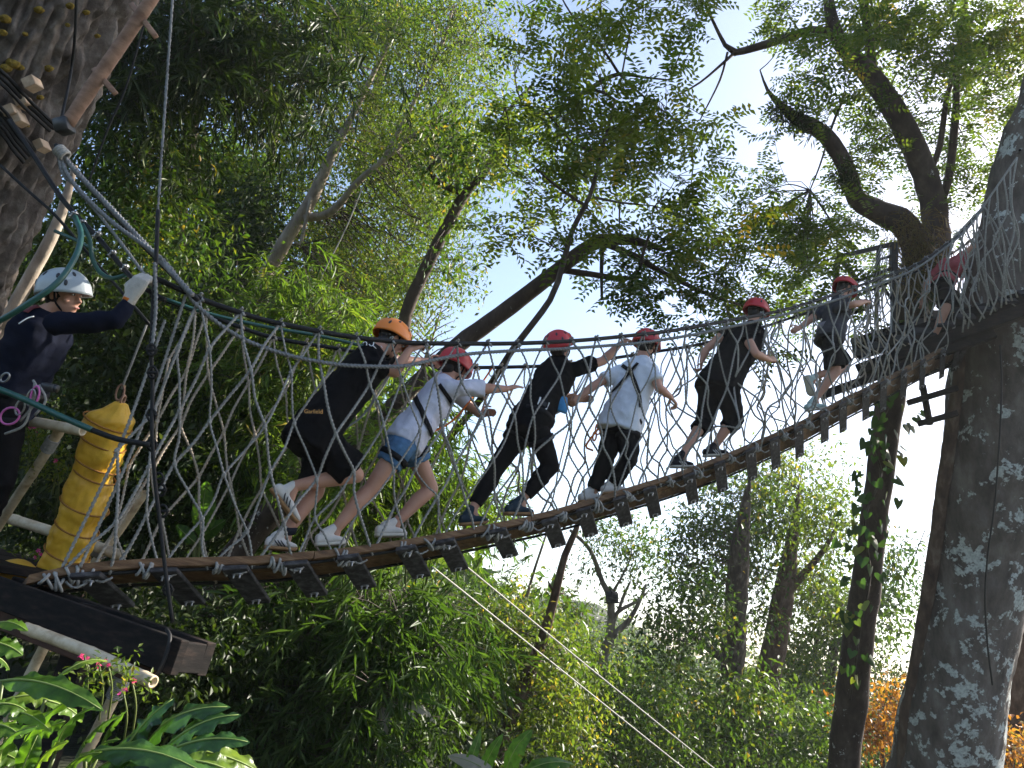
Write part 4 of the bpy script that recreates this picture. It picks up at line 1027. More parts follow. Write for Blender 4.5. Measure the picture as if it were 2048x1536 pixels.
for (x, y, d) in [(148, 430, 4.66), (165, 447, 4.65), (195, 470, 4.6), (225, 508, 4.55), (250, 536, 4.5)]:
    c = P(x, y, d); a1 = nrm(RIGHT - UP * 1.1); a2 = nrm(UP + RIGHT * .9)
    V, F = join([box(c, a1 * .012, a2 * .024, FWD * .016, .003), torus(c, a2 * .024, FWD * .02, .005, 12, 6), cone(c - FWD * .02 + a2 * .015, c - FWD * .035 + a2 * .015, .007, .007, 6, False), cone(c - FWD * .02 - a2 * .015, c - FWD * .035 - a2 * .015, .007, .007, 6, False)])
    mk('wire_clamp', V, F, M['steel'], sc)
kn = P(118, 300, 4.7)
V, F = join([torus(kn + RIGHT * .012 * i - UP * .012 * i, nrm(RIGHT + UP) * .032, FWD * .03, .011, 12, 6) for i in range(4)])
tag(mk('rope_knot', V, F, M['rope']), 'grey rope knot where the stay ropes meet the furrowed trunk', 'knot')
post = thing('vertical_cable', 'long dark vertical cable with shackles in front of the left net', 'cable', P(345, 1245, 3.75))
V, F = rope([P(348, -40, 4.3), P(336, 130, 4.25), P(322, 330, 4.15), P(313, 470, 4.05)], .0085, step=.02, k=6)
mk('upper_rope', V, F, M['rope_dark'], post)
V, F = tube(catmull(np.array([P(316, 420, 4.08), P(312, 520, 4.02), P(306, 620, 4.0), P(302, 720, 3.95)]), .05), .011, 8); mk('middle_cable', V, F, M['cable'], post)
V, F = rope([P(309, 525, 3.98), P(312, 610, 3.96), P(305, 690, 3.93)], .011, step=.014); mk('laid_rope', V, F, M['rope_dark'], post)
V, F = tube(catmull(np.array([P(302, 700, 3.93), P(305, 780, 3.92), P(304, 860, 3.88), P(310, 960, 3.85), P(322, 1060, 3.82), P(332, 1150, 3.78), P(345, 1245, 3.75)]), .05), .010, 9); mk('lower_cable', V, F, M['cable'], post)
for (x, y) in [(303, 700), (305, 745), (303, 830), (304, 890), (318, 958), (322, 980), (326, 1022), (336, 1180)]:
    c = P(x, y, 3.9)
    V, F = join([torus(c, RIGHT * .022, UP * .03, .007, 14, 6), cone(c - RIGHT * .028, c + RIGHT * .028, .008, .008, 8, False)])
    mk('shackle', V, F, M['cable'], post)
cable('thin_line', 'thin dark line slanting from the ladder down beside the furrowed trunk', [P(298, 10, 5.2), P(255, 165, 5.2), P(215, 260, 5.2), P(175, 370, 5.2)], .007)
cable('thin_line', 'thin pale line slanting through the middle treetops', [P(725, 375, 10.5), P(690, 460, 10.5), P(640, 560, 10.5), P(600, 660, 10.5)], .009, 'rope', 'line')
cable('green_hose', 'large green hose looping down past the guide helmet', [P(150, 434, 4.45), P(162, 470, 4.3), P(150, 515, 4.15), P(115, 565, 4.05), P(60, 605, 4.0), P(-10, 646, 4.0), P(-80, 670, 4.0)], .016, 'hose', 'hose', 'green hoses', k=10)
cable('green_hose', 'green hose hanging in a loop left of the gloved hand', [P(164, 448, 4.5), P(180, 480, 4.5), P(184, 515, 4.5), P(200, 545, 4.5), P(225, 557, 4.5), P(255, 548, 4.5)], .013, 'hose', 'hose', 'green hoses', k=10)
cable('green_hose', 'straight green hose crossing behind the hanging hose loop', [P(110, 462, 4.8), P(150, 480, 4.75), P(190, 500, 4.7)], .011, 'hose', 'hose', 'green hoses', k=10)
cable('green_hose', 'straight green hose below the guide, running to the vertical cable', [P(-60, 756, 3.9), P(40, 795, 3.9), P(120, 832, 3.88), P(180, 858, 3.86), P(184, 860, 3.86)], .016, 'hose', 'hose', 'green hoses', k=10)
cable('tether_cable', 'black end of the lower green hose tied to the vertical cable', [P(182, 859, 3.86), P(235, 878, 3.86), P(300, 890, 3.86)], .014)
# zip lines in the valley
cable('zip_line', 'left pale zip line slanting down under the bridge', [P(865, 1134, 8.2), P(1110, 1330, 9.5), P(1372, 1540, 11), P(1700, 1800, 13)], .0095, 'line', 'line', 'zip lines under the bridge')
cable('zip_line', 'right pale zip line slanting down under the bridge', [P(912, 1116, 8.2), P(1160, 1320, 9.5), P(1432, 1540, 11), P(1760, 1800, 13)], .0095, 'line', 'line', 'zip lines under the bridge')
for (p, q, lab) in [((1790, 640), (2048, 430), 'thin wire crossing behind the mossy limbs to the right trunk'), ((1780, 210), (1900, 420), 'thin dark wire slanting between the two mossy limbs'), ((1810, 1150), (1850, 1060), 'faint wire between the ivy stem and the big trunk'), ((1700, 300), (2048, 160), 'thin wire across the top right foliage')]:
    cable('thin_line', lab, [P(*p, 12.6), P((p[0] + q[0]) / 2, (p[1] + q[1]) / 2 + 4, 12.6), P(*q, 12.6)], .008)

# ================================================================== LEFT PLATFORM
Zp = EYE - .20
def on_level(px, py, z):
    r = ray(px, py); return CAM + r * ((z - EYE) / r[2])
pa, pb = P(-60, 1128, 4.2), P(372, 1276, 3.4)
plat = thing('left_platform', 'black timber platform edge under the guide at lower left', 'platform', np.array([pb[0], pb[1], float(gz(pb[0], pb[1]))]))
t = nrm(pa - pb); away = nrm(np.array([-t[1], t[0], 0])); away = away * np.sign(away[1] + 1e-6)
L_ = np.linalg.norm(pa - pb) + 2.2
pa = pb + t * L_
V, F = beam(pa + np.array([0, 0, -.085]), pb + np.array([0, 0, -.085]), .05, .15); mk('front_beam', V, F, M['platwood'], plat, smooth=False)
V, F = beam(pa + np.array([0, 0, -.20]) + away * .06, pb + t * .18 + np.array([0, 0, -.20]) + away * .06, .05, .12); mk('lower_beam', V, F, M['redwood'], plat, smooth=False)
V, F = beam(pb + away * .20 + t * .04 + np.array([0, 0, -.09]), pb + away * .20 + t * 1.6 + np.array([0, 0, -.09]), .06, .15); mk('rear_beam', V, F, M['platwood'], plat, smooth=False)
V, F = beam(pb + t * .06 + away * .028 + np.array([0, 0, -.09]), pb + t * .06 + away * .168 + np.array([0, 0, -.09]), .06, .13); mk('end_beam', V, F, M['platwood'], plat, smooth=False)
for i in range(9):
    o = pb + t * (1.75 + i * .36) + away * .42 + np.array([0, 0, .012])
    V, F = box(o, t * .17, away * .40, np.array([0, 0, .02]), .004); mk('floor_board', V, F, M['platwood'], plat, smooth=False)
for a_, b_ in ((.9, .2), (2.6, .3)):
    o = pb + t * a_ + away * b_; g0 = float(gz(o[0], o[1])) - .2
    V, F = beam(np.array([o[0], o[1], g0]), np.array([o[0], o[1], Zp - .03]), .12, .12, up=(0, 1, 0)); mk('leg', V, F, M['platwood'], plat, smooth=False)
pc = pb + np.array([0, 0, -.02])
V, F = tube(catmull(np.array([pc + t * .12 - away * .01 + np.array([0, 0, .03]), pc + t * .05 - away * .04, pc + t * .04 - away * .05 - np.array([0, 0, .12]), pc + t * .10 - away * .04 - np.array([0, 0, .25])]), .03), .009, 7); mk('cable_loop', V, F, M['cable'], plat)
# yellow padded bag and its rope
bag = thing('padded_bag', 'yellow tarpaulin pad bound with cord hanging beside the guide', 'bag', P(130, 1140, 4.75))
bl = [(243, 806, 24), (234, 822, 50), (225, 834, 78), (216, 850, 86), (205, 890, 80), (195, 925, 78), (187, 950, 74), (176, 985, 82), (165, 1020, 86), (158, 1040, 74), (149, 1065, 80), (142, 1085, 76), (134, 1110, 78), (124, 1140, 82)]
secs = []
ax_b = nrm(P(243, 806, 4.75) - P(122, 1140, 4.75)); sx_b = nrm(np.cross(ax_b, FWD)); sy_b = np.cross(sx_b, ax_b)
BC = catmull(np.array([[*P(x, y, 4.75), w * .5 * pxm(4.75)] for x, y, w in bl]), .012)
a = np.linspace(0, 2 * np.pi, 64, endpoint=False); VB = []
CORDS = [P(x, y, 4.75) for x, y in [(216, 845), (206, 884), (196, 928), (190, 950), (170, 1010), (155, 1055), (135, 1105)]]
for i, q in enumerate(BC):
    for an in a:
        e = math.cos(an) * sx_b + math.sin(an) * sy_b
        cin = max(math.exp(-(np.linalg.norm(q[:3] - cc) / .028) ** 2) for cc in CORDS)
        f = 1 + .12 * mnoise.noise(Vector((math.cos(an) * 1.6, math.sin(an) * 2.0, i * .09))) - .16 * max(0, .35 - abs(mnoise.noise(Vector((math.cos(an) * 3.2, math.sin(an) * 3.2 + i * .05, i * .16))))) - .10 * max(0, .3 - abs(mnoise.noise(Vector((math.cos(an) * 6 + i * .1, math.sin(an) * 6, i * .2 + 9))))) + .06 - .05 * cin
        sq = (abs(math.cos(an)) ** 3 + abs(math.sin(an)) ** 3) ** (-1 / 3)
        VB.append(q[:3] + e * q[3] * f * sq * .95)
mk('sleeve', np.array(VB), ringquads(len(BC), 64), M['yellow'], bag)
for (x, y, w) in [(216, 845, 80), (206, 884, 76), (196, 928, 74), (190, 950, 70), (170, 1010, 80), (155, 1055, 72), (135, 1105, 74)]:
    V, F = torus(P(x, y, 4.75), sx_b * w * .58 * pxm(4.75) + ax_b * .02, sy_b * w * .60 * pxm(4.75), .0055, 26, 6); mk('cord', V, F, M['orange_brown'] if 'orange_brown' in M else M['rope'], bag)
V, F = join([torus(P(240, 785, 4.75), nrm(RIGHT * .3 + UP) * .05, sx_b * .024, .008, 16, 6), torus(P(246, 800, 4.75), ax_b * .03, sy_b * .022, .007, 14, 6)]); mk('hook', V, F, M['rail'], bag)
cable('bag_rope', 'taut tan rope carrying the yellow padded bag', [P(293, 650, 4.75), P(268, 715, 4.75), P(243, 778, 4.75)], .007, 'rope', 'rope')
yd = on_level(25, 1138, Zp + .07)
yd = P(25, 1143, 4.55)
V, F = ellipsoid(yd, RIGHT * .17 - UP * .03, FWD * .12, np.array([0, 0, .055]), 9, 20)
V = V + np.array([0, 0, 1]) * (.012 * np.sin(V[:, 0:1] * 25))
tag(mk('folded_tarp', V, F, M['yellow']), 'flat folded yellow tarpaulin lying on the left platform', 'tarpaulin')
# bamboo railing
def bamboo_pole(pts, r, parent, nodes=True, name='rail', cap=True):
    path = catmull(np.array(pts), .03); s = np.concatenate([[0], np.cumsum(np.linalg.norm(np.diff(path, axis=0), axis=1))])
    rr = r * (1 + (.10 * np.exp(-(((s + .11) % .34 - .17) / .012) ** 2) if nodes else 0))
    T, N, B = frames(path); k = 14
    outer = tube(path, rr, k, False)
    o = mk(name, *outer, M['bamboo'], parent)
    e = path[-1]; t_ = T[-1]
    if cap:   # hollow cut end
        a = np.linspace(0, 2 * np.pi, k, endpoint=False)
        ring = lambda q, f: np.array([e + t_ * q + f * r * (math.cos(x) * N[-1] + math.sin(x) * B[-1]) for x in a])
        V = np.vstack([ring(0, 1.0), ring(.002, .98), ring(.002, .66), ring(-.06, .64)])
        F = ringquads(4, k, False) + [[3 * k + q for q in range(k)]]
        mk('cut_end', V, F, M['bamboo'], o)
    return o
def binding(c, t_, r, n, parent):
    ax = nrm(np.cross(t_, FWD)); ay = np.cross(t_, ax)
    V, F = join([torus(c + t_ * (i - n / 2) * .0095, ax * r, ay * r, .0055, 14, 5) for i in range(n)])
    mk('cord_binding', V, F, M['rope'], parent)
fence = thing('bamboo_railing', 'upper bamboo railing with cord bindings beside the yellow bag', 'railing', P(-40, 1120, 4.9), 'bamboo railings round the platform')
bamboo_pole([P(-60, 822, 4.6), P(60, 842, 4.5), P(165, 862, 4.4)], .030, fence)
bamboo_pole([P(-60, 1012, 5.4), P(30, 1040, 5.3), P(140, 1075, 5.2), P(246, 1112, 5.1)], .036, fence)
bamboo_pole([P(125, 852, 4.52), P(80, 925, 4.6), P(30, 1000, 4.7), P(-40, 1110, 4.8)], .028, fence, name='post', cap=False)
bamboo_pole([P(290, 985, 5.2), P(240, 1060, 5.2), P(200, 1110, 5.2), P(150, 1180, 5.2)], .026, fence, name='post', cap=False)
tt = nrm(P(80, 925, 4.6) - P(125, 852, 4.52)); binding(P(100, 890, 4.56), tt, .034, 10, fence)
binding(P(200, 1103, 5.18), nrm(P(246, 1112, 5.1) - P(140, 1075, 5.2)), .042, 8, fence)
fence2 = thing('bamboo_railing', 'lower bamboo railing with cord bindings under the platform edge', 'railing', P(150, 1500, 3.9), 'bamboo railings round the platform')
bamboo_pole([P(50, 1256, 3.55), P(120, 1282, 3.5), P(200, 1314, 3.4), P(306, 1364, 3.25)], .027, fence2)
bamboo_pole([P(102, 1268, 4.2), P(80, 1310, 4.2), P(40, 1390, 4.2), P(-10, 1500, 4.2)], .028, fence2, name='post', cap=False)
bamboo_pole([P(254, 1335, 3.96), P(225, 1400, 3.95), P(190, 1470, 3.95), P(140, 1570, 3.95)], .030, fence2, name='post', cap=False)
binding(P(238, 1372, 3.95), nrm(P(225, 1400, 3.95) - P(254, 1335, 3.96)), .038, 14, fence2)

# ================================================================== RIGHT PLATFORM
rp = thing('right_platform', 'dark timber platform round the big trunk at the end of the bridge', 'platform', P(1880, 720, 10.4))
for (a_, b_, w, h) in [((1715, 742, 10.3), (2075, 612, 9.55), .10, .16), ((1712, 706, 10.9), (2075, 590, 10.0), .12, .20), ((1705, 690, 11.6), (2030, 590, 11.2), .10, .18), ((1640, 792, 10.2), (1990, 668, 9.75), .08, .10)]:
    V, F = beam(P(*a_), P(*b_), w, h); mk('beam', V, F, M['platwood'], rp, smooth=False)
for i in range(9):
    f = i / 8
    a_ = P(1722 + 340 * f, 728 - 124 * f, 10.35 - .75 * f) + np.array([0, 0, .10]); b_ = P(1715 + 320 * f, 690 - 104 * f, 11.75 - .45 * f) + np.array([0, 0, .13])
    V, F = beam(a_, b_, .20, .035); mk('floor_board', V, F, M['darkwood'], rp, smooth=False)
V, F = beam(P(1845, 655, 11.3), P(1962, 615, 11.1), .04, .16); mk('kick_board', V, F, M['redwood'], rp, smooth=False)
for (a_, b_) in [((1815, 806, 10.5), (1915, 776, 10.4)), ((1836, 848, 10.5), (1915, 826, 10.4)), ((1845, 770, 10.6), (1860, 850, 10.6)), ((1820, 760, 10.9), (1920, 720, 10.6))]:
    V, F = beam(P(*a_), P(*b_), .07, .07); mk('brace', V, F, M['platwood'], rp, smooth=False)
for (a_, b_) in [((1668, 610, 10.9), (1696, 596, 10.9)), ((1660, 640, 10.8), (1745, 612, 10.9))]:
    V, F = beam(P(*a_), P(*b_), .05, .06); mk('side_rail', V, F, M['darkwood'], rp, smooth=False)
fr = thing('metal_frame', 'black metal gate frame standing on the right platform with hanging ropes', 'frame', P(1780, 690, 11.2))
for (a_, b_, w) in [((1787, 486), (1790, 690), .09), ((1676, 514), (1787, 488), .07), ((1676, 514), (1660, 690), .07), ((1682, 520), (1716, 562), .06), ((1757, 495), (1752, 650), .05), ((1716, 562), (1787, 535), .05), ((1757, 520), (1782, 512), .04), ((1757, 560), (1784, 600), .04)]:
    V, F = beam(P(*a_, 11.2), P(*b_, 11.2), w, w, up=tuple(-FWD), bev=.006); mk('bar', V, F, M['blackmetal'], fr, smooth=False)
for i in range(7):
    x0 = 1735 + i * 6
    V, F = tube(catmull(np.array([P(1762 + i * 2, 492 + i * 4, 11.05), P(x0, 550 + ge.uniform(-10, 10), 11), P(x0 + ge.uniform(-8, 8), 610, 11), P(x0 + 6, 668 + ge.uniform(-20, 10), 11)]), .1), .008, 5); mk('hanging_rope', V, F, M['rope'], fr)
for i in range(5):
    V, F = torus(P(1752 + 6 * (i % 3), 560 + 14 * i, 10.95), UP * .05, RIGHT * .025, .007, 12, 5); mk('carabiner', V, F, M['steel'], fr)
# ================================================================== PEOPLE
def solid(name, parts, vox, mat, parent, smooth=6, wrinkle=0.0, wf=9.0, decim=1.0):
    """fuse overlapping closed shapes into one continuous skin"""
    V, F = join(parts)
    b = base_of(parent)
    me = fastmesh(name, V - b, F)
    o = bpy.data.objects.new(name, me); link(o)
    m = o.modifiers.new('r', 'REMESH'); m.mode = 'VOXEL'; m.voxel_size = vox; m.use_smooth_shade = True
    s = o.modifiers.new('s', 'SMOOTH'); s.factor = .5; s.iterations = smooth
    if decim < 1:
        d = o.modifiers.new('d', 'DECIMATE'); d.ratio = decim
    dg = bpy.context.evaluated_depsgraph_get()
    nm = bpy.data.meshes.new_from_object(o.evaluated_get(dg))
    o.modifiers.clear(); old = o.data; o.data = nm; bpy.data.meshes.remove(old)
    nm.name = name
    if wrinkle:
        n = len(nm.vertices); co = np.empty(n * 3); no = np.empty(n * 3)
        nm.vertices.foreach_get('co', co); nm.vertices.foreach_get('normal', no)
        co = co.reshape(-1, 3); no = no.reshape(-1, 3)
        w = np.array([mnoise.noise(Vector((c[0] * wf, c[1] * wf, c[2] * wf * .8))) + 1.3 * (.28 - abs(mnoise.noise(Vector((c[0] * wf * .9 + c[2] * wf * .5, c[1] * wf * .9, c[2] * wf * 1.1 + 7))))) + .5 * (.25 - abs(mnoise.noise(Vector((c[0] * wf * 2.3, c[1] * wf * 2.3, c[2] * wf * 1.6))))) for c in co])
        co += no * (w * wrinkle)[:, None]
        nm.vertices.foreach_set('co', co.ravel()); nm.update()
    nm.polygons.foreach_set('use_smooth', np.ones(len(nm.polygons), bool))
    nm.materials.clear(); nm.materials.append(mat)
    o.parent = parent
    BASE[o.name] = b
    return o
def bvh(objs):
    V, F, n = [], [], 0
    for o in objs:
        b = base_of(o); me = o.data
        V += [tuple(np.array(v.co) + b) for v in me.vertices]
        F += [[i + n for i in p.vertices] for p in me.polygons]; n = len(V)
    return BVHTree.FromPolygons(V, F)
def hit(tree, px, py, lift=.004):
    r = nrm(ray(px, py))
    h = tree.ray_cast(Vector(CAM), Vector(r))
    if h[0] is None: return None, None
    n = np.array(h[1]); n = n if n @ r < 0 else -n
    return np.array(h[0]) + n * lift, n
def strip(name, tree, pix, w, mat, parent, lift=.012, thick=.003):
    """webbing laid on a surface, following photograph pixels"""
    pp = catmull(np.array([[x, y, 0] for x, y in pix], float), 6)
    pts, nn = [], []
    for x, y, _ in pp:
        p, n = hit(tree, x, y, lift)
        if p is not None and (not pts or np.linalg.norm(p - pts[-1]) < .3): pts.append(p); nn.append(n)
    if len(pts) < 3: return
    pts = np.array(pts); nn = np.array(nn)
    for _ in range(2):
        pts[1:-1] = (pts[:-2] + 2 * pts[1:-1] + pts[2:]) / 4; nn[1:-1] = (nn[:-2] + nn[1:-1] + nn[2:])
    nn = unit(nn); T = unit(np.gradient(pts, axis=0)); S = unit(np.cross(T, nn))
    V = np.stack([pts - S * w / 2, pts + S * w / 2, pts + S * w / 2 + nn * thick, pts - S * w / 2 + nn * thick], 1).reshape(-1, 3)
    return mk(name, V, ringquads(len(pts), 4), mat, parent)
def patch(name, tree, pix, mat, parent, lift=.005):
    pts = []
    for x, y in pix:
        p, n = hit(tree, x, y, lift)
        if p is None: return
        pts.append(p)
    c = np.mean(pts, 0); n = nrm(CAM - c)
    V = np.array(pts + [p - n * .002 for p in pts]); k = len(pts)
    F = [list(range(k)), list(range(2 * k - 1, k - 1, -1))] + [[i, (i + 1) % k, k + (i + 1) % k, k + i] for i in range(k)]
    return mk(name, V, F, mat, parent, smooth=False)
def lettering(name, tree, text, cx, cy, hpx, ang, mat, parent, shear=0.0, lift=.004):
    cu = bpy.data.curves.new('text', 'FONT'); cu.body = text; cu.size = 1; cu.align_x = 'CENTER'; cu.align_y = 'CENTER'; cu.shear = shear; cu.offset = .012
    o = bpy.data.objects.new('text', cu); link(o)
    dg = bpy.context.evaluated_depsgraph_get()
    me = bpy.data.meshes.new_from_object(o.evaluated_get(dg))
    V = np.array([v.co[:] for v in me.vertices]); F = [list(p.vertices) for p in me.polygons]
    bpy.data.objects.remove(o); bpy.data.meshes.remove(me)
    ca, sa = math.cos(ang), math.sin(ang)
    out = []; last = None
    for x, y, _ in V:
        X, Y = x * hpx, y * hpx
        p, n = hit(tree, cx + X * ca + Y * sa, cy + X * sa - Y * ca, lift)
        if p is None: p = last if last is not None else P(cx, cy, 5)
        last = p; out.append(p)
    return mk(name, np.array(out), F, mat, parent, smooth=False)

def hand_parts(wrist, dirn, palm_n, curl=.6, s=1.0, thumb=1, grow=0.0):
    """palm, four unequal bent fingers and a thumb leaving the side of the palm"""
    d = nrm(dirn); n = nrm(palm_n - d * (np.asarray(palm_n) @ d)); side = np.cross(d, n) * thumb
    parts = [loft([(wrist + d * q * s, side * w * s, n * t * s) for q, w, t in [(-.02, .024 + grow, .020 + grow), (.02, .030 + grow, .017 + grow), (.06, .040 + grow, .016 + grow), (.092, .040 + grow, .013 + grow), (.1, .034, .010)]], 12)]
    for i, (off, L) in enumerate([(.030, .068), (.010, .078), (-.010, .073), (-.029, .056)]):
        b = wrist + d * .09 * s + side * off * s
        a = 0.15
        for L3, c in ((.45, curl * .8), (.32, curl * 1.15), (.23, curl * .8)):
            a += c
            v = d * math.cos(a) + n * math.sin(a)
            e = b + v * L * L3 * s * 1.12
            parts.append(cone(b, e, (.0092 + grow * .6) * s, (.0082 + grow * .6) * s, 8)); b = e
    b = wrist + d * .028 * s + side * .030 * s
    for L, v in ((.042, nrm(side * .8 + d * .6 + n * .35)), (.030, nrm(side * .25 + d * .8 + n * .6)), (.024, nrm(d * .7 + n * .8 - side * .2))):
        e = b + v * L * s; parts.append(cone(b, e, (.0115 + grow * .5) * s, (.0095 + grow * .5) * s, 8)); b = e
    return parts
def shoe(ankle, heel, toe, upv, t, mats, kind):
    """sole and upper; heel and toe are sole points"""
    f = nrm(toe - heel); L = np.linalg.norm(toe - heel); u = nrm(upv - f * (np.asarray(upv) @ f)); sd = np.cross(f, u)
    W = [(-.02, .026), (.03, .034), (.25, .036), (.5, .038), (.72, .046), (.88, .041), (.97, .028), (1.02, .012)]
    H = [.04, .058, .064, .055, .042, .033, .024, .012]
    secs = []
    for (q, w), h in zip(W, H):
        c = heel + f * L * q + u * (.020 + h * .5 - (.0))
        if q > .95: c = c + u * .004
        secs.append((c, sd * w, u * h * .55))
    parts = [loft(secs, 14, 2.6)]
    parts.append(cone(heel + f * L * .22 + u * .07, ankle + nrm(ankle - (heel + f * L * .22)) * .015, .038, .036, 12, False))
    o = solid('shoe', parts, .008, M[mats[0]], t, 3, decim=.6)
    V, F = loft([(heel + f * L * q + u * (.011 + (.018 if q > .9 else 0) * (q - .9) * 5), sd * w * 1.10, u * .013) for q, w in W], 14, 3.5)
    mk('sole', V, F, M[mats[1]], o)
    if len(mats) > 2:
        for k in range(3):
            c = heel + f * L * (.38 + .10 * k)
            V, F = join([tube(catmull(np.array([c + sd * s_ * .041 + u * .024, c - f * .02 + sd * s_ * .040 + u * .045, c - f * .035 + sd * s_ * .028 + u * .066]), .01), .0045, 5) for s_ in (-1, 1)])
            mk('stripe', V, F, M[mats[2]], o)
    for k in range(4):
        c = heel + f * L * (.52 + .07 * k) + u * (.072 - .006 * k)
        V, F = tube(np.array([c - sd * .022 - u * .008, c + u * .003, c + sd * .022 - u * .008]), .0035, 5); mk('lace', V, F, M['print_white'], o)
    return o
def helmet(c, fwd, up, mat, t, s=1.12, vents=True):
    f = nrm(fwd); u = nrm(up - f * (np.asarray(up) @ f)); sd = np.cross(f, u)
    n, k = 14, 36
    def surf(th, ph, g=0.0):
        x, y, z = math.sin(ph) * math.cos(th), math.sin(ph) * math.sin(th), math.cos(ph)
        ridge = 1 + .018 * math.cos(6 * th) * math.sin(ph) ** 2
        return c + (f * x * (.138 + g) * ridge + sd * y * (.116 + g) * ridge + u * z * (.118 + g)) * s
    V = []
    def phm(th): return rad(94) + rad(17) * (.5 - .5 * math.cos(th)) ** 1.5
    for shell, g in ((0, 0.0), (1, -.008)):
        for i in range(n):
            for j in range(k):
                th = 2 * math.pi * j / k; q = i / (n - 1) if shell == 0 else 1 - i / (n - 1)
                ph = .03 + (phm(th) - .03) * q
                gg = g + (.007 * max(0, (q - .88) / .12) if shell == 0 else .0)
                V.append(surf(th, ph, gg))
    o = mk('helmet', np.array(V), ringquads(2 * n, k), M[mat], t)
    if vents:
        for th, ph in [(.5, .75), (-.5, .75), (1.25, .95), (-1.25, .95), (2.0, .9), (-2.0, .9), (2.75, .95), (-2.75, .95), (.9, 1.25), (-.9, 1.25), (2.4, 1.35), (-2.4, 1.35)]:
            p = surf(th, ph, .0005); nn_ = nrm(p - c); e1 = nrm(np.cross(nn_, u)); e2 = np.cross(e1, nn_)
            V, F = ellipsoid(p, e1 * .009 * s, e2 * .017 * s, nn_ * .0035, 6, 12); mk('vent', V, F, M['vent'], o)
    return o
def head_parts(c, f, u, neck, s=1.0):
    """cranium, jaw, nose, ears; c is the middle of the head"""
    sd = np.cross(f, u)
    p = [ellipsoid(c + u * .03 - f * .008, sd * .076, f * .096, u * .088, 10, 16),
         ellipsoid(c - u * .035 + f * .022, sd * .060, f * .066, u * .080, 9, 14),
         ellipsoid(c - u * .092 + f * .052, sd * .030, f * .030, u * .022, 7, 10),
         cone(c + f * .084 + u * .015, c + f * .107 - u * .024, .009, .0135, 8),
         cone(c + f * .090 - u * .030 - sd * .010, c + f * .090 - u * .030 + sd * .010, .009, .009, 8),
         ellipsoid(c + f * .083 - u * .060, sd * .024, f * .012, u * .010, 6, 10),
         cone(c + f * .086 + u * .030 - sd * .045, c + f * .086 + u * .030 + sd * .045, .010, .010, 8),
         cone(c - u * .05 - f * .012, neck, .056, .060, 12)]
    for k in (-1, 1):
        p.append(ellipsoid(c + sd * k * .079 - f * .008 - u * .005, sd * .010, f * .019, u * .031, 7, 10))
        p.append(ellipsoid(c + sd * k * .050 + f * .058 - u * .022, sd * .020, f * .018, u * .018, 6, 10))
    return p
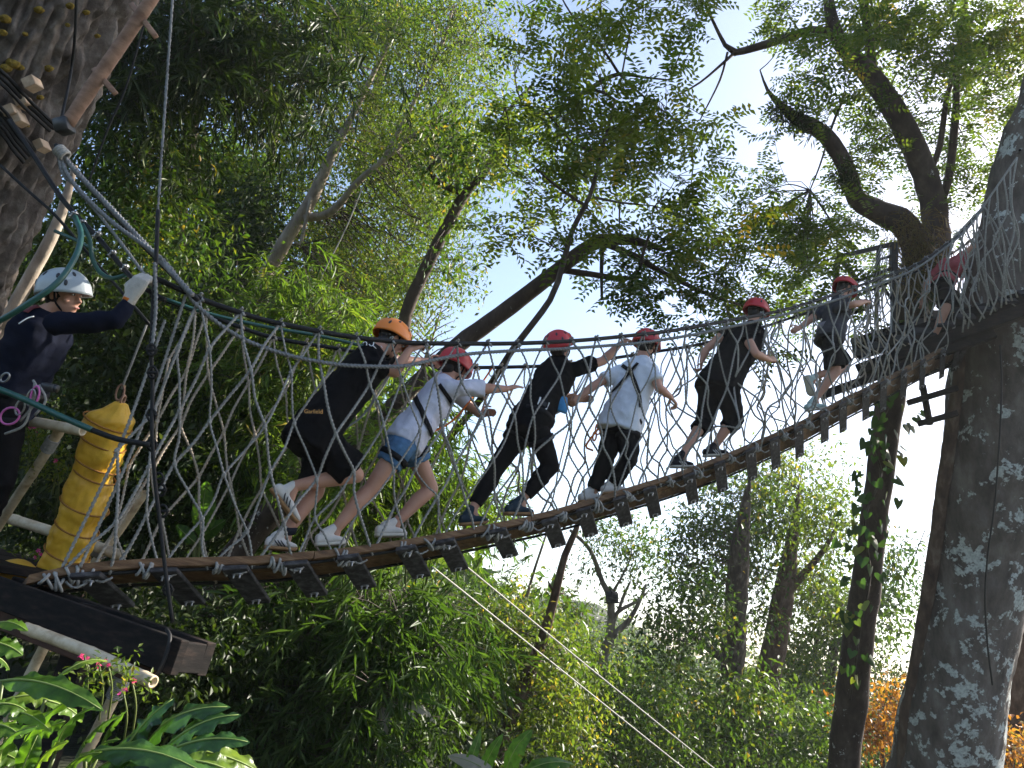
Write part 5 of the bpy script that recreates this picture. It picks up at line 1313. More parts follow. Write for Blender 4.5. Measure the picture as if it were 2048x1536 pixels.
def person(label, J, shirt, legs, helm, shoes, face=None, sleeve='short', hair=True, curl=(.75, .75), lat=None, vox=.0085, torso_k=1.0, hem=.10, glove=None, wr=.012, belt=True):
    """J: joint name -> world point. Left = L, right = R."""
    pel, neck = J['pelvis'], J['neck']
    sp_ = nrm(neck - pel); lt = nrm(J['shR'] - J['shL']) + nrm(J['hipR'] - J['hipL'])
    if lat is not None: lt = np.asarray(lat, float)
    lt = nrm(lt - sp_ * (lt @ sp_)); fr_ = np.cross(sp_, lt); fr_ = -fr_   # chest direction
    if fr_ @ AXIS < 0 and face is None: pass
    low = (J.get('soleL', J['heelL']) + J['heelR']) / 2
    base = np.array([(J['heelL'][0] + J['heelR'][0]) / 2, (J['heelL'][1] + J['heelR'][1]) / 2, min(J['heelL'][2], J['heelR'][2])])
    t = thing('person', label, 'person', base)
    Ls = np.linalg.norm(neck - pel); k = torso_k
    def tor(q, w, d, g=0, back=0): return (pel + (neck - pel) * q + fr_ * back, lt * (w * k + g), fr_ * (d * k + g))
    shc = (J['shL'] + J['shR']) / 2; shw = np.linalg.norm(J['shR'] - J['shL']) / 2
    lsh = (J['shR'] - J['shL']) / 2
    def torso(g, lowq=-.14, flare=0.0):
        S = [tor(lowq - .06, .05, .05, g) if not flare else tor(lowq - .012, .128, .093, g + flare), tor(lowq, .13 if not flare else .150, .095 if not flare else .110, g + flare), tor(0, .158, .112, g + flare), tor(.16, .150, .105, g + flare * .8), tor(.36, .138, .100, g + flare * .5, -.005), tor(.58, .158, .110, g, -.012), tor(.76, .165, .105, g, -.012), tor(.89, .150, .085, g, -.005), tor(.97, .090, .065, g), tor(1.04, .056, .056, g * .6)]
        return loft(S, 20, 2.4)
    def arm(s_, g=0, upto=None):
        a, e, w = J['sh' + s_], J['el' + s_], J['wr' + s_]
        return [cone(a, a + (e - a) * .35, .052 + g, .049 + g), cone(a + (e - a) * .3, e, .050 + g, .039 + g), cone(e, e + (w - e) * .35, .040 + g, .042 + g), cone(e + (w - e) * .3, w, .042 + g, .027 + g)]
    def leg(s_, g=0, f0=0, f1=2):
        h, kn, an = J['hip' + s_], J['kn' + s_], J['an' + s_]
        bk = nrm((h + an) / 2 - kn + 1e-6)
        return [cone(h, kn, .088 + g, .056 + g, 14), cone(kn, kn + (an - kn) * .35 + bk * .012, .054 + g, .057 + g, 14), cone(kn + (an - kn) * .3 + bk * .012, an, .057 + g, .036 + g, 14)]
    hd = J['head']; hu = nrm(hd - neck) if 'headup' not in J else nrm(J['headup']); hf = nrm(J['face'] - hu * (J['face'] @ hu))
    body = [torso(0)] + head_parts(hd, hf, hu, neck)
    for s_ in 'LR':
        body += arm(s_) + leg(s_)
        if not (glove and s_ == glove):
            body += hand_parts(J['wr' + s_], J['hd' + s_] - J['wr' + s_], J.get('pn' + s_, np.array([0, 0, -1.0])), curl[0 if s_ == 'L' else 1], 1.0, -1 if s_ == 'L' else 1)
        body += [cone(J['an' + s_], (J['heel' + s_] * .5 + J['toe' + s_] * .5) + nrm(J['an' + s_] - J['heel' + s_]) * .035, .036, .028)]
    bo = solid('body', body, vox, M['skin'], t, 4, decim=.55)
    # clothes
    sh = [torso(.020, -hem, .016)]
    for s_ in 'LR':
        a, e, w = J['sh' + s_], J['el' + s_], J['wr' + s_]
        if sleeve == 'long':
            sh += [cone(a, e, .066, .052, 14), cone(e, e + (w - e) * .85, .054, .040, 14), cone(e + (w - e) * .7, e + (w - e) * .93, .041, .037, 14, False)]
        elif sleeve == 'half':
            sh += [cone(a, a + (e - a) * .5, .066, .066, 14), cone(a + (e - a) * .4, e + (w - e) * .10, .064, .068, 14, False)]
        elif sleeve == 'none':
            sh += [cone(a, a + (e - a) * .12, .062, .060, 14)]
        else:
            sh += [cone(a, a + (e - a) * .4, .064, .066, 14), cone(a + (e - a) * .3, a + (e - a) * .66, .066, .074, 14, False)]
    so = solid('shirt', sh, .011, M[shirt], t, 3, wr, 11, decim=.7)
    lk, lmat = legs; kk = 1 + max(0, k - 1) * .7
    lp = [loft([tor(-.22, .06, .06, .02), tor(-.17, .135, .10, .022), tor(0, .160, .114, .022), tor(.13, .146, .104, .012)], 20, 2.4)]
    for s_ in 'LR':
        h, kn, an = J['hip' + s_], J['kn' + s_], J['an' + s_]
        if lk == 'shorts':
            lp += [cone(h, h + (kn - h) * .5, .108 * kk, .104 * kk, 16), cone(h + (kn - h) * .3, h + (kn - h) * .84, .106 * kk, .116 * kk, 16, False)]
        elif lk == 'short_shorts':
            lp += [cone(h, h + (kn - h) * .15, .104, .100, 16), cone(h + (kn - h) * .02, h + (kn - h) * .40, .101, .100, 16, False)]
        elif lk == 'capri':
            lp += [cone(h, kn, .122, .096, 16), cone(kn, kn + (an - kn) * .2, .094, .088, 16), cone(kn + (an - kn) * .1, kn + (an - kn) * .34, .086, .088, 16, False)]
        elif lk == 'leggings':
            lp += leg(s_, .014)[:2] + [cone(kn + (an - kn) * .3, kn + (an - kn) * .88, .070, .053, 14, False)]
        else:
            lp += [cone(h, kn, .105, .076, 16), cone(kn, kn + (an - kn) * .5, .075, .070, 16), cone(kn + (an - kn) * .4, kn + (an - kn) * .98, .070, .062, 16, False)]
    lo = solid({'shorts': 'shorts', 'short_shorts': 'shorts', 'capri': 'capri_trousers', 'leggings': 'leggings', 'trousers': 'trousers'}[lk], lp, .011, M[lmat], t, 3, wr * (.35 if lk == 'leggings' else 1), 13, decim=.7)
    # helmet, hair
    if hair:
        sd = np.cross(hf, hu)
        V, F = join([ellipsoid(hd + hu * .022 - hf * .022, sd * .083, hf * .092, hu * .088, 9, 16), ellipsoid(hd - hu * .030 - hf * .055, sd * .062, hf * .042, hu * .06, 8, 14)])
        mk('hair', V, F, M['hair'], t)
    ho = helmet(hd + hu * .030 - hf * .006, hf, hu + hf * .10, helm, t)
    sd = np.cross(hf, hu)
    V, F = join([tube(catmull(np.array([hd + hu * .03 + sd * k_ * .088 + hf * .01, hd - hu * .05 + sd * k_ * .074 + hf * .02, hd - hu * .115 + hf * .045]), .02), .006, 6) for k_ in (-1, 1)])
    mk('chin_strap', V, F, M['strap'], t)
    for k_ in (-1, 1):
        e = hd + hf * .089 + hu * .012 + sd * k_ * .032
        V, F = ellipsoid(e, sd * .013, hf * .008, hu * .006, 6, 10); eo = mk('eye', V, F, M['eye'], t)
        V, F = ellipsoid(e + hf * .006, sd * .006, hf * .003, hu * .0058, 5, 8); mk('iris', V, F, M['vent'], eo)
        V, F = tube(np.array([e + hf * .008 + hu * .017 - sd * .015, e + hf * .012 + hu * .022, e + hf * .008 + hu * .018 + sd * .016]), .0035, 5); mk('eyebrow', V, F, M['hair'], t)
    V, F = ellipsoid(hd + hf * .094 - hu * .060, sd * .022, hf * .004, hu * .006, 5, 10); mk('lips', V, F, M['lip'], t)
    for s_, m_ in zip('LR', shoes if isinstance(shoes[0], tuple) else (shoes, shoes)):
        shoe(J['an' + s_], J['heel' + s_], J['toe' + s_], nrm(J['an' + s_] - (J['heel' + s_] * .7 + J['toe' + s_] * .3)), t, m_, None)
    # harness: waist belt and leg loops
    c0 = pel + (neck - pel) * .10
    V, F = loft([(c0 - sp_ * .022, lt * .200 * k, fr_ * .150 * k), (c0 + sp_ * .022, lt * .196 * k, fr_ * .148 * k)], 24, 2.4)
    if belt: mk('harness_belt', V, F, M['strap'], t)
    for s_ in 'LR':
        h, kn = J['hip' + s_], J['kn' + s_]; td = nrm(kn - h); c1 = h + (kn - h) * .22
        e1 = nrm(np.cross(td, lt)); e2 = np.cross(td, e1)
        V, F = loft([(c1 - td * .020, e1 * .113, e2 * .113), (c1 + td * .020, e1 * .111, e2 * .111)], 20); mk('leg_loop', V, F, M['strap'], t)
    return t, bvh([so]), bvh([lo, bo]), so, lo
def JJ(d, off0):
    """joint table of (px, py, metres behind the near edge)"""
    return {k: PL(v[0], v[1], off0 + (v[2] if len(v) > 2 else 0)) for k, v in d.items()}
fwdv = lambda a, b, c: nrm(AXIS * a + PERP * b + np.array([0, 0, c]))

# --- climber 1: orange helmet, black T-shirt and shorts
J = JJ(dict(pelvis=(630, 862), neck=(748, 704), head=(783, 681), shR=(745, 728, -.17), shL=(738, 700, .17), elR=(790, 745, -.22), wrR=(818, 700, -.25), hdR=(848, 684, -.27),
            elL=(800, 722, .33), wrL=(850, 722, .40), hdL=(880, 728, .42), hipR=(640, 884, -.09), hipL=(648, 880, .09), knR=(712, 950, -.10), anR=(588, 972, -.02), heelR=(540, 980, .0), toeR=(590, 1048, -.02),
            knL=(632, 985, .12), anL=(576, 1062, .08), heelL=(530, 1098, .08), toeL=(592, 1104, .06)), .20)
J['face'] = fwdv(1, .1, -.45); J['headup'] = fwdv(.35, .05, 1); J['pnR'] = fwdv(.3, .8, -.6); J['pnL'] = fwdv(0, -1, -.5)
J['hdR'] = J['wrR'] + nrm(J['hdR'] - J['wrR']) * .1
p1, ts1, tl1, so1, lo1 = person('climber in orange helmet, black T-shirt and black shorts, nearest the left', J, 'black_cloth', ('shorts', 'black_cloth'), 'helmet_orange', (('shoe_white', 'sole_tan', 'vent'), ('shoe_white', 'sole_tan', 'vent')), hem=.20, torso_k=1.20, belt=False, wr=.015)
lettering('shirt_lettering', ts1, 'Garfield', 627, 824, 11.5, .02, M['print_orange'], so1)
for pts in [[(727, 690), (731, 685), (735, 688), (733, 694)], [(738, 684), (744, 682), (747, 690), (742, 697), (738, 692)], [(745, 694), (750, 700)], [(755, 688), (760, 686), (758, 694), (762, 698)]]:
    strip('shirt_scribble', ts1, pts, .007, M['print_white'], so1)
strip('sock', bvh([bpy.data.objects[c.name] for c in p1.children if c.name.startswith('body')]), [(561, 1058), (578, 1064), (590, 1060)], .05, M['sock'], p1)
# --- climber 2: pale shirt, denim shorts
J = JJ(dict(pelvis=(812, 880), neck=(892, 764), head=(908, 737), shR=(893, 776, -.16), shL=(885, 756, .17), elR=(960, 777, -.2), wrR=(1012, 778, -.20), hdR=(1047, 768, -.2),
            elL=(925, 800, .33), wrL=(958, 830, .38), hdL=(985, 822, .4), hipR=(800, 898, -.09), hipL=(822, 890, .09), knR=(742, 978, -.04), anR=(672, 1058, .0), heelR=(632, 1093, .0), toeR=(690, 1090, -.02),
            knL=(862, 978, .08), anL=(792, 1046, .1), heelL=(752, 1074, .1), toeL=(812, 1074, .08)), .20)
J['face'] = fwdv(1, .35, -.1); J['pnR'] = fwdv(-.2, .3, -1); J['pnL'] = fwdv(0, -1, -.5)
p2, ts, tl, so, lo = person('climber in pale lilac shirt and blue denim shorts with arm stretched forward', J, 'lilac_cloth', ('short_shorts', 'denim'), 'helmet_red', ('shoe_white', 'sole_white'), sleeve='half', curl=(.5, .12), hem=.10, belt=False)
strip('back_strap', ts, [(833, 752), (832, 790), (845, 830), (862, 870), (868, 900)], .040, M['strap'], p2)
strip('back_strap', ts, [(880, 770), (900, 800), (905, 830)], .03, M['strap'], p2)
# --- climber 3: black top and leggings, reaching up
J = JJ(dict(pelvis=(1060, 846), neck=(1123, 722), head=(1119, 697), shR=(1150, 738, -.13), shL=(1092, 736, .15), elR=(1206, 722, -.16), wrR=(1238, 690, -.22), hdR=(1262, 673, -.26),
            elL=(1120, 790, .36), wrL=(1160, 800, .42), hdL=(1185, 795, .42), hipR=(1076, 866, -.09), hipL=(1042, 862, .09), knR=(1102, 932, -.10), anR=(1045, 998, -.02), heelR=(1012, 1030, -.02), toeR=(1066, 1032, -.04),
            knL=(990, 940, .10), anL=(945, 1018, .10), heelL=(922, 1052, .10), toeL=(975, 1048, .08)), .20)
J['face'] = fwdv(.9, .5, .1); J['pnR'] = fwdv(.5, .3, -.8); J['pnL'] = fwdv(0, -1, -.5)
p3, ts, tl, so, lo = person('climber all in black with leggings, right arm raised to the hand cable', J, 'black_cloth', ('leggings', 'black_cloth'), 'helmet_red', ('shoe_navy', 'sole_tan'), hem=.16, torso_k=.97)
tagq = patch('hip_patch', ts, [(1080, 794), (1099, 806), (1093, 820), (1075, 809)], M['print_white'], p3)
patch('patch_mark', ts, [(1083, 800), (1094, 807), (1090, 814), (1080, 808)], M['vent'], p3, .008)
V, F = box(PL(1124, 808, .08), AXIS * .05, PERP * .02, np.array([-.01, 0, .07]), .01); mk('blue_pouch', V, F, M['blue_cloth'], p3)
# --- climber 4: white T-shirt with crossed harness straps
J = JJ(dict(pelvis=(1243, 842), neck=(1284, 722), head=(1292, 692), shR=(1304, 742, -.14), shL=(1238, 742, .12), elR=(1318, 776, -.26), wrR=(1340, 793, -.26), hdR=(1349, 803, -.26),
            elL=(1190, 770, .16), wrL=(1160, 793, .16), hdL=(1147, 806, .16), hipR=(1256, 862, -.08), hipL=(1228, 856, .09), knR=(1258, 918, -.14), anR=(1226, 966, .0), heelR=(1206, 990, .0), toeR=(1252, 986, -.02),
            knL=(1212, 918, .04), anL=(1186, 980, .1), heelL=(1160, 1006, .1), toeL=(1206, 1003, .08)), .20)
J['face'] = fwdv(.85, .55, .1); J['pnR'] = fwdv(-.3, .6, -.6); J['pnL'] = fwdv(-.5, .4, -.6)
p4, ts, tl, so, lo = person('climber in white T-shirt with black harness straps crossing the back', J, 'white_cloth', ('trousers', 'black_cloth'), 'helmet_red', ('shoe_white', 'sole_tan'), hem=.18, torso_k=1.08, belt=False)
strip('back_strap', ts, [(1276, 728), (1262, 744), (1240, 770), (1220, 792), (1208, 808)], .032, M['strap'], p4)
strip('back_strap', ts, [(1262, 745), (1272, 768), (1278, 795), (1280, 815)], .032, M['strap'], p4)
strip('back_strap', ts, [(1246, 732), (1256, 740), (1262, 746)], .034, M['strap'], p4)
c = PL(1196, 858, .25)
V, F = join([torus(c, AXIS * .03, np.array([0, 0, .05]), .007, 12, 5), torus(c - np.array([.02, 0, .07]), AXIS * .02, np.array([0, 0, .04]), .009, 12, 5), tube(catmull(np.array([c, c - AXIS * .1 - np.array([0, 0, .18]), c - AXIS * .02 - np.array([0, 0, .2])]), .03), .009, 6)])
mk('harness_gear', V, F, M['orange_cord'], p4)
# --- climber 5: black top, capri trousers
J = JJ(dict(pelvis=(1440, 762), neck=(1504, 654), head=(1512, 626), shR=(1494, 678, -.17), shL=(1452, 664, .17), elR=(1512, 708, -.30), wrR=(1538, 720, -.30), hdR=(1552, 716, -.30),
            elL=(1412, 700, .28), wrL=(1404, 722, .30), hdL=(1402, 735, .30), hipR=(1455, 782, -.09), hipL=(1422, 776, .09), knR=(1468, 838, -.10), anR=(1430, 892, .0), heelR=(1410, 914, .0), toeR=(1456, 912, -.02),
            knL=(1412, 838, .10), anL=(1366, 908, .08), heelL=(1344, 936, .08), toeL=(1386, 936, .06)), .20)
J['face'] = fwdv(.95, .3, -.1); J['pnR'] = fwdv(-.3, .7, -.6); J['pnL'] = fwdv(-.5, .4, -.6)
p5, ts, tl, so, lo = person('climber in black sleeveless top and knee length black trousers, striped shoes', J, 'black_cloth', ('capri', 'black_cloth'), 'helmet_red', ('shoe_black', 'sole_white', 'print_white'), sleeve='none', hem=.18, torso_k=1.18, belt=False)
# --- climber 6: grey T-shirt, black shorts, one foot lifted
J = JJ(dict(pelvis=(1660, 672), neck=(1680, 600), head=(1690, 579), shR=(1676, 616, -.16), shL=(1645, 618, .18), elR=(1706, 609, -.30), wrR=(1728, 604, -.33), hdR=(1740, 599, -.33),
            elL=(1618, 642, .22), wrL=(1600, 655, .18), hdL=(1588, 660, .16), hipR=(1664, 690, -.09), hipL=(1656, 684, .09), knR=(1672, 744, -.12), anR=(1630, 798, .0), heelR=(1614, 823, .0), toeR=(1652, 818, -.02),
            knL=(1690, 736, .06), anL=(1632, 752, .12), heelL=(1610, 752, .12), toeL=(1622, 792, .10)), .20)
J['face'] = fwdv(.9, -.25, -.25); J['pnR'] = fwdv(.2, .6, -.6); J['pnL'] = fwdv(-.4, .5, -.6)
p6, ts, tl, so, lo = person('climber in dark grey T-shirt and black shorts, one foot lifted behind', J, 'grey_cloth', ('shorts', 'black_cloth'), 'helmet_red', ('shoe_mint', 'sole_white'), hem=.16, torso_k=1.0, wr=.010, belt=False)
V, F = loft([(J['pelvis'] + (J['neck'] - J['pelvis']) * q, AXIS * .165, PERP * .165) for q in (.12, .26)], 20); mk('shirt_panel', V, F, M['lightgrey_cloth'], so)
# --- climber 7: dusty pink T-shirt, bending onto the platform
J = JJ(dict(pelvis=(1886, 566), neck=(1910, 522), head=(1926, 536, .22), shR=(1908, 532, -.15), shL=(1890, 524, .18), elR=(1934, 502, -.10), wrR=(1958, 486, -.18), hdR=(1970, 478, -.2),
            elL=(1850, 570, .42), wrL=(1846, 600, .45), hdL=(1843, 620, .45), hipR=(1892, 580, -.09), hipL=(1880, 576, .09), knR=(1892, 618, -.14), anR=(1870, 670, -.02), heelR=(1858, 690, -.02), toeR=(1890, 688, -.04),
            knL=(1918, 606, .18), anL=(1908, 640, .22), heelL=(1898, 656, .22), toeL=(1930, 650, .22)), .22)
J['face'] = fwdv(.7, .5, -.7); J['headup'] = fwdv(.8, .3, .5); J['pnR'] = fwdv(.2, .6, -.6); J['pnL'] = fwdv(.4, .5, -.6)
p7, ts, tl, so, lo = person('last climber in dusty pink T-shirt bending forward at the right trunk', J, 'pink_cloth', ('shorts', 'black_cloth'), 'helmet_red', ('shoe_black', 'sole_white', 'print_white'), hem=.08, torso_k=.92, wr=.006)

M['faded_print'] = noisy('faded_blue_print', (.008, .012, .022), (.045, .062, .075), 28, rough=.9, bump=0)
# --- safety lanyards clipped to the far hand cable
for who, (x0, y0), (x1, y1), m_ in [(p1, (672, 868), (800, 719), 'rope_dark'), (p2, (850, 872), (985, 735), 'orange_cord'), (p3, (1092, 838), (1190, 722), 'rope_dark'), (p4, (1272, 838), (1350, 697), 'rope_dark'), (p5, (1478, 758), (1560, 645), 'rope_dark'), (p6, (1690, 672), (1755, 575), 'rope_dark')]:
    a_, b_ = PL(x0, y0, .20), PL(x1, y1, FOFF)
    mid_ = (a_ + b_) / 2 - np.array([0, 0, .14])
    V, F = tube(catmull(np.array([a_, mid_, b_]), .05), .008, 6); lo_ = mk('lanyard', V, F, M[m_], who)
    V, F = torus(b_ - np.array([0, 0, .03]), np.array([0, 0, .05]), AXIS * .026, .006, 16, 6); mk('carabiner', V, F, M['steel'], lo_)
# --- guide at the left
dg_ = 4.40
def G(x, y, o=0.0): return P(x, y, dg_ + o)
J = dict(pelvis=G(18, 792), neck=G(98, 626), head=G(128, 592), shR=G(112, 648, -.16), shL=G(78, 640, .18), elR=G(232, 640, -.14), wrR=G(258, 602, -.08), hdR=G(278, 566, -.06),
         elL=G(30, 720, .25), wrL=G(10, 760, .15), hdL=G(-5, 790, .1), hipR=G(14, 812, -.09), hipL=G(22, 808, .09), knR=G(0, 960, -.14), anR=G(-62, 1112, -.05), heelR=G(-88, 1146, -.05), toeR=G(-18, 1150, -.08),
         knL=G(-30, 955, .10), anL=G(-110, 1090, .12), heelL=G(-140, 1124, .12), toeL=G(-70, 1130, .12))
J['face'] = nrm(RIGHT * .97 - FWD * .18 - UP * .14); J['headup'] = nrm(UP + RIGHT * .12); J['pnR'] = nrm(RIGHT * .35 + FWD * .95); J['pnL'] = RIGHT
gd, ts, tl, so, lo = person('guide in pale grey helmet, navy long sleeved top and white glove', J, 'navy_cloth', ('trousers', 'black_cloth'), 'helmet_white', ('shoe_black', 'sole_white'), sleeve='long', face=1, lat=-FWD * 1.0 - RIGHT * .15, hem=.16, glove='R', wr=.010, torso_k=1.05)
go = solid('glove', hand_parts(J['wrR'] + (J['hdR'] - J['wrR']) * .08, J['hdR'] - J['wrR'], J['pnR'], .8, 1.4, 1, .004), .0065, M['glove'], gd, 2)
wd = nrm(J['hdR'] - J['wrR']); e1 = nrm(np.cross(wd, FWD)); e2 = np.cross(wd, e1)
V, F = loft([(J['wrR'] + wd * q, e1 * .036, e2 * .034) for q in (-.006, .012)], 18); mk('glove_cuff', V, F, M['cuff'], gd)
strip('shirt_scribble', ts, [(40, 650), (55, 640), (68, 636)], .006, M['print_white'], so); strip('shirt_emblem', ts, [(52, 628), (66, 618), (76, 616)], .03, M['print_red'], so)
for (x, y, w, h, m_) in [(20, 832, 19, 17, 'pink_metal'), (62, 795, 8, 16, 'steel'), (70, 790, 8, 18, 'pink_metal'), (10, 755, 8, 9, 'steel'), (40, 815, 9, 15, 'steel')]:
    V, F = torus(P(x, y, 4.1), RIGHT * w * pxm(4.1), UP * h * pxm(4.1) + RIGHT * .01, .006, 18, 6); mk('carabiner', V, F, M[m_], gd)
V, F = join([box(P(97, 775, 4.15), nrm(RIGHT - UP * .2) * .035, nrm(UP + RIGHT * .2) * .022, FWD * .025, .006), cone(P(108, 776, 4.15), P(115, 778, 4.15), .02, .022, 12, False)]); mk('belt_device', V, F, M['blackmetal'], gd)
for pts in [[(66, 760), (80, 790), (60, 820), (40, 842)], [(70, 765), (62, 810), (48, 850), (10, 868)], [(78, 770), (92, 800), (70, 830)]]:
    V, F = tube(catmull(np.array([P(x, y, 4.12) for x, y in pts]), .03), .007, 6); mk('webbing_sling', V, F, M['rope'], gd)
# ================================================================== BROAD LEAVED PLANTS
def big_leaf(name, base, tip, w, nhint, mat, parent, arch=.12, ruffle=.05, fold=.25, nu=24, nv=8, tear=0, seed=0, peak=.42, tone=None):
    base, tip = np.asarray(base), np.asarray(tip)
    d = tip - base; L = np.linalg.norm(d); d = d / L
    n = nrm(nhint - d * (np.asarray(nhint) @ d)); s = np.cross(d, n)
    g = np.random.default_rng(seed)
    ph = g.uniform(0, 6, 4)
    V, F, R = [], [], []
    for i in range(nu + 1):
        u = i / nu
        prof = (u ** .62) * ((1 - u) ** .75); prof /= (peak ** .62) * ((1 - peak) ** .75)
        c = base + d * L * u + n * L * arch * 4 * u * (1 - u) * .9 - n * L * arch * .8 * u ** 3
        for j in range(nv + 1):
            v = 2 * j / nv - 1
            wv = w * .5 * prof
            z = -abs(v) * wv * fold + ruffle * wv * math.sin(u * 22 + ph[0] + v * 2) * v * v + ruffle * .6 * wv * math.sin(u * 41 + ph[1]) * abs(v) ** 3
            edge = 1 + .04 * math.sin(u * 47 + ph[2]) * abs(v) ** 3
            V.append(c + s * v * wv * edge + n * z)
    for i in range(nu):
        if tear and g.uniform() < tear and 2 < i < nu - 1: skip = g.integers(0, 2)
        else: skip = -1
        for j in range(nv):
            if skip == 0 and j < nv // 2 - 0 and j < 2: continue
            if skip == 1 and j >= nv - 2: continue
            a = i * (nv + 1) + j
            F.append([a, a + 1, a + nv + 2, a + nv + 1])
    tn = g.uniform(.1, .95) if tone is None else tone
    o = mk(name, np.array(V), np.array(F), mat, parent, smooth=True, rnd=np.clip(tn + g.normal(0, .03, len(F)), 0, 1))
    rp_ = np.array([base + d * L * u + n * (L * arch * 4 * u * (1 - u) * .9 - L * arch * .8 * u ** 3 + .001) for u in np.linspace(-.04, .97, 9)])
    V, F = tube(rp_, np.linspace(.006, .0015, 9) * (w / .14) ** .5, 5); mk('midrib', V, F, M['midrib'], o)
    return o
M['midrib'] = noisy('leaf_midrib', (.16, .22, .05), (.24, .30, .09), 10, rough=.5, bump=0)
def broad_plant(label, basepx, leaves, mat, d0, cat='plant', name='broad_leaf_plant', stem_mat='bamboo_green', arch=.12, ruffle=.2, tear=0, leafname='leaf', nh=None, stem=True, fold=.25, dry=()):
    b = P(*basepx); g = float(gz(b[0], b[1])); b = np.array([b[0], b[1], g])
    t = thing(name, label, cat, b)
    for i, (x0, y0, x1, y1, w, dd) in enumerate(leaves):
        p, q = P(x0, y0, d0 + dd), P(x1, y1, d0 + dd + rng.uniform(-.12, .12))
        nhint = nh if nh is not None else nrm(np.array([0, 0, 1.0]) - FWD * rng.uniform(.35, .9) + RIGHT * rng.uniform(-.3, .3))
        big_leaf(leafname, p, q, w * (1.3 if d0 < 3 else 1.15) * pxm(d0), nhint, M['leaf_dry'] if i in dry else M[mat], t, arch * rng.uniform(.6, 1.3), ruffle, fold, tear=tear, seed=i * 13 + int(x0))
        if stem:
            m = (p + b) / 2 + np.array([0, 0, .1]); pp = catmull([b + rng.normal(0, .03, 3) * np.array([1, 1, 0]), m, p], .08)
            V, F = tube(pp, np.linspace(.012, .006, len(pp)) * max(1, d0 / 4), 6); mk('stalk', V, F, M[stem_mat], t)
    return t
broad_plant('yellow green broad leaved plant in the lower left corner', (20, 1700, 2.5), [
    (5, 1362, 204, 1407, 44, 0), (119, 1352, 216, 1314, 16, .1), (0, 1404, 130, 1402, 40, .05), (30, 1532, 148, 1382, 30, -.1), (110, 1508, 182, 1403, 34, 0), (165, 1492, 240, 1425, 40, .1), (200, 1506, 251, 1416, 30, .15),
    (-25, 1262, 52, 1250, 34, .2), (-20, 1285, 46, 1306, 40, .1), (-20, 1310, 22, 1338, 26, .1), (-20, 1412, 60, 1420, 40, -.1), (-30, 1450, 45, 1468, 44, -.15), (0, 1545, 62, 1440, 36, -.2), (40, 1550, 75, 1470, 30, -.2),
    (-30, 1500, 40, 1520, 44, -.2), (70, 1545, 130, 1478, 30, -.1), (20, 1430, 100, 1452, 28, -.05), (130, 1540, 200, 1500, 34, -.1), (60, 1480, 130, 1440, 26, 0), (90, 1400, 170, 1440, 28, .05), (180, 1530, 235, 1470, 30, .05)],
    'leaf_ginger', 2.55)
broad_plant('dark glossy broad leaved plant at the bottom left, right of the yellow green one', (260, 1700, 2.7), [
    (250, 1500, 344, 1393, 44, 0), (285, 1502, 448, 1398, 54, .05), (330, 1497, 477, 1420, 44, -.05), (343, 1499, 498, 1476, 42, -.1), (170, 1508, 440, 1545, 44, -.2), (230, 1530, 400, 1520, 40, -.15), (260, 1550, 420, 1500, 44, -.1), (190, 1545, 300, 1510, 40, -.2), (300, 1556, 470, 1552, 40, -.25), (225, 1512, 290, 1450, 30, .1)],
    'leaf_ginger_dark', 2.7, nh=nrm(np.array([0, 0, 1.0]) - FWD * .55 - RIGHT * .3))
broad_plant('single bright yellow green ruffled leaf spray at the bottom left, lowest right', (330, 1700, 2.65), [(338, 1496, 532, 1542, 58, 0), (360, 1520, 500, 1560, 44, -.1)], 'leaf_ginger', 2.6, ruffle=.25)
broad_plant('banana plant with torn drooping leaves at the bottom centre', (765, 1620, 8), [
    (764, 1408, 768, 1338, 14, 0), (772, 1408, 908, 1344, 34, .2), (776, 1402, 880, 1386, 24, .1), (770, 1410, 840, 1345, 20, .3), (760, 1412, 772, 1492, 32, -.2), (762, 1412, 740, 1440, 22, -.1), (780, 1408, 842, 1446, 16, -.2), (785, 1402, 878, 1442, 16, -.1), (790, 1398, 922, 1430, 18, 0)],
    'leaf_banana', 8, 'banana plant', 'banana_plant', arch=.16, tear=.4, ruffle=.1, dry=(4, 6, 7))
broad_plant('banana plant with upright bright leaf and pale arching leaf at bottom edge', (1010, 1700, 6), [
    (1012, 1560, 1056, 1458, 38, 0), (1030, 1560, 1146, 1518, 34, -.2), (960, 1570, 1000, 1470, 26, .2), (1000, 1562, 898, 1506, 30, -.1), (925, 1560, 962, 1462, 20, .3), (1000, 1572, 930, 1540, 40, -.2)],
    'leaf_banana', 6, 'banana plant', 'banana_plant', arch=.14, tear=.15, ruffle=.08, dry=(3, 5))
broad_plant('banana leaves glowing behind the net above the left planks', (380, 1330, 8.4), [(402, 1075, 412, 962, 42, 0), (395, 1080, 450, 1040, 26, .2), (390, 1085, 352, 1050, 24, .1)], 'leaf_banana', 8.4, 'banana plant', 'banana_plant', arch=.05, ruffle=.06, nh=nrm(-FWD + .2 * UP))
broad_plant('broad dark banana leaf hanging below the left planks', (520, 1500, 8), [(520, 1190, 500, 1270, 34, 0), (545, 1275, 602, 1300, 34, -.1), (470, 1210, 462, 1290, 18, .1)], 'leaf_banana', 8, 'banana plant', 'banana_plant', arch=.08, ruffle=.08)
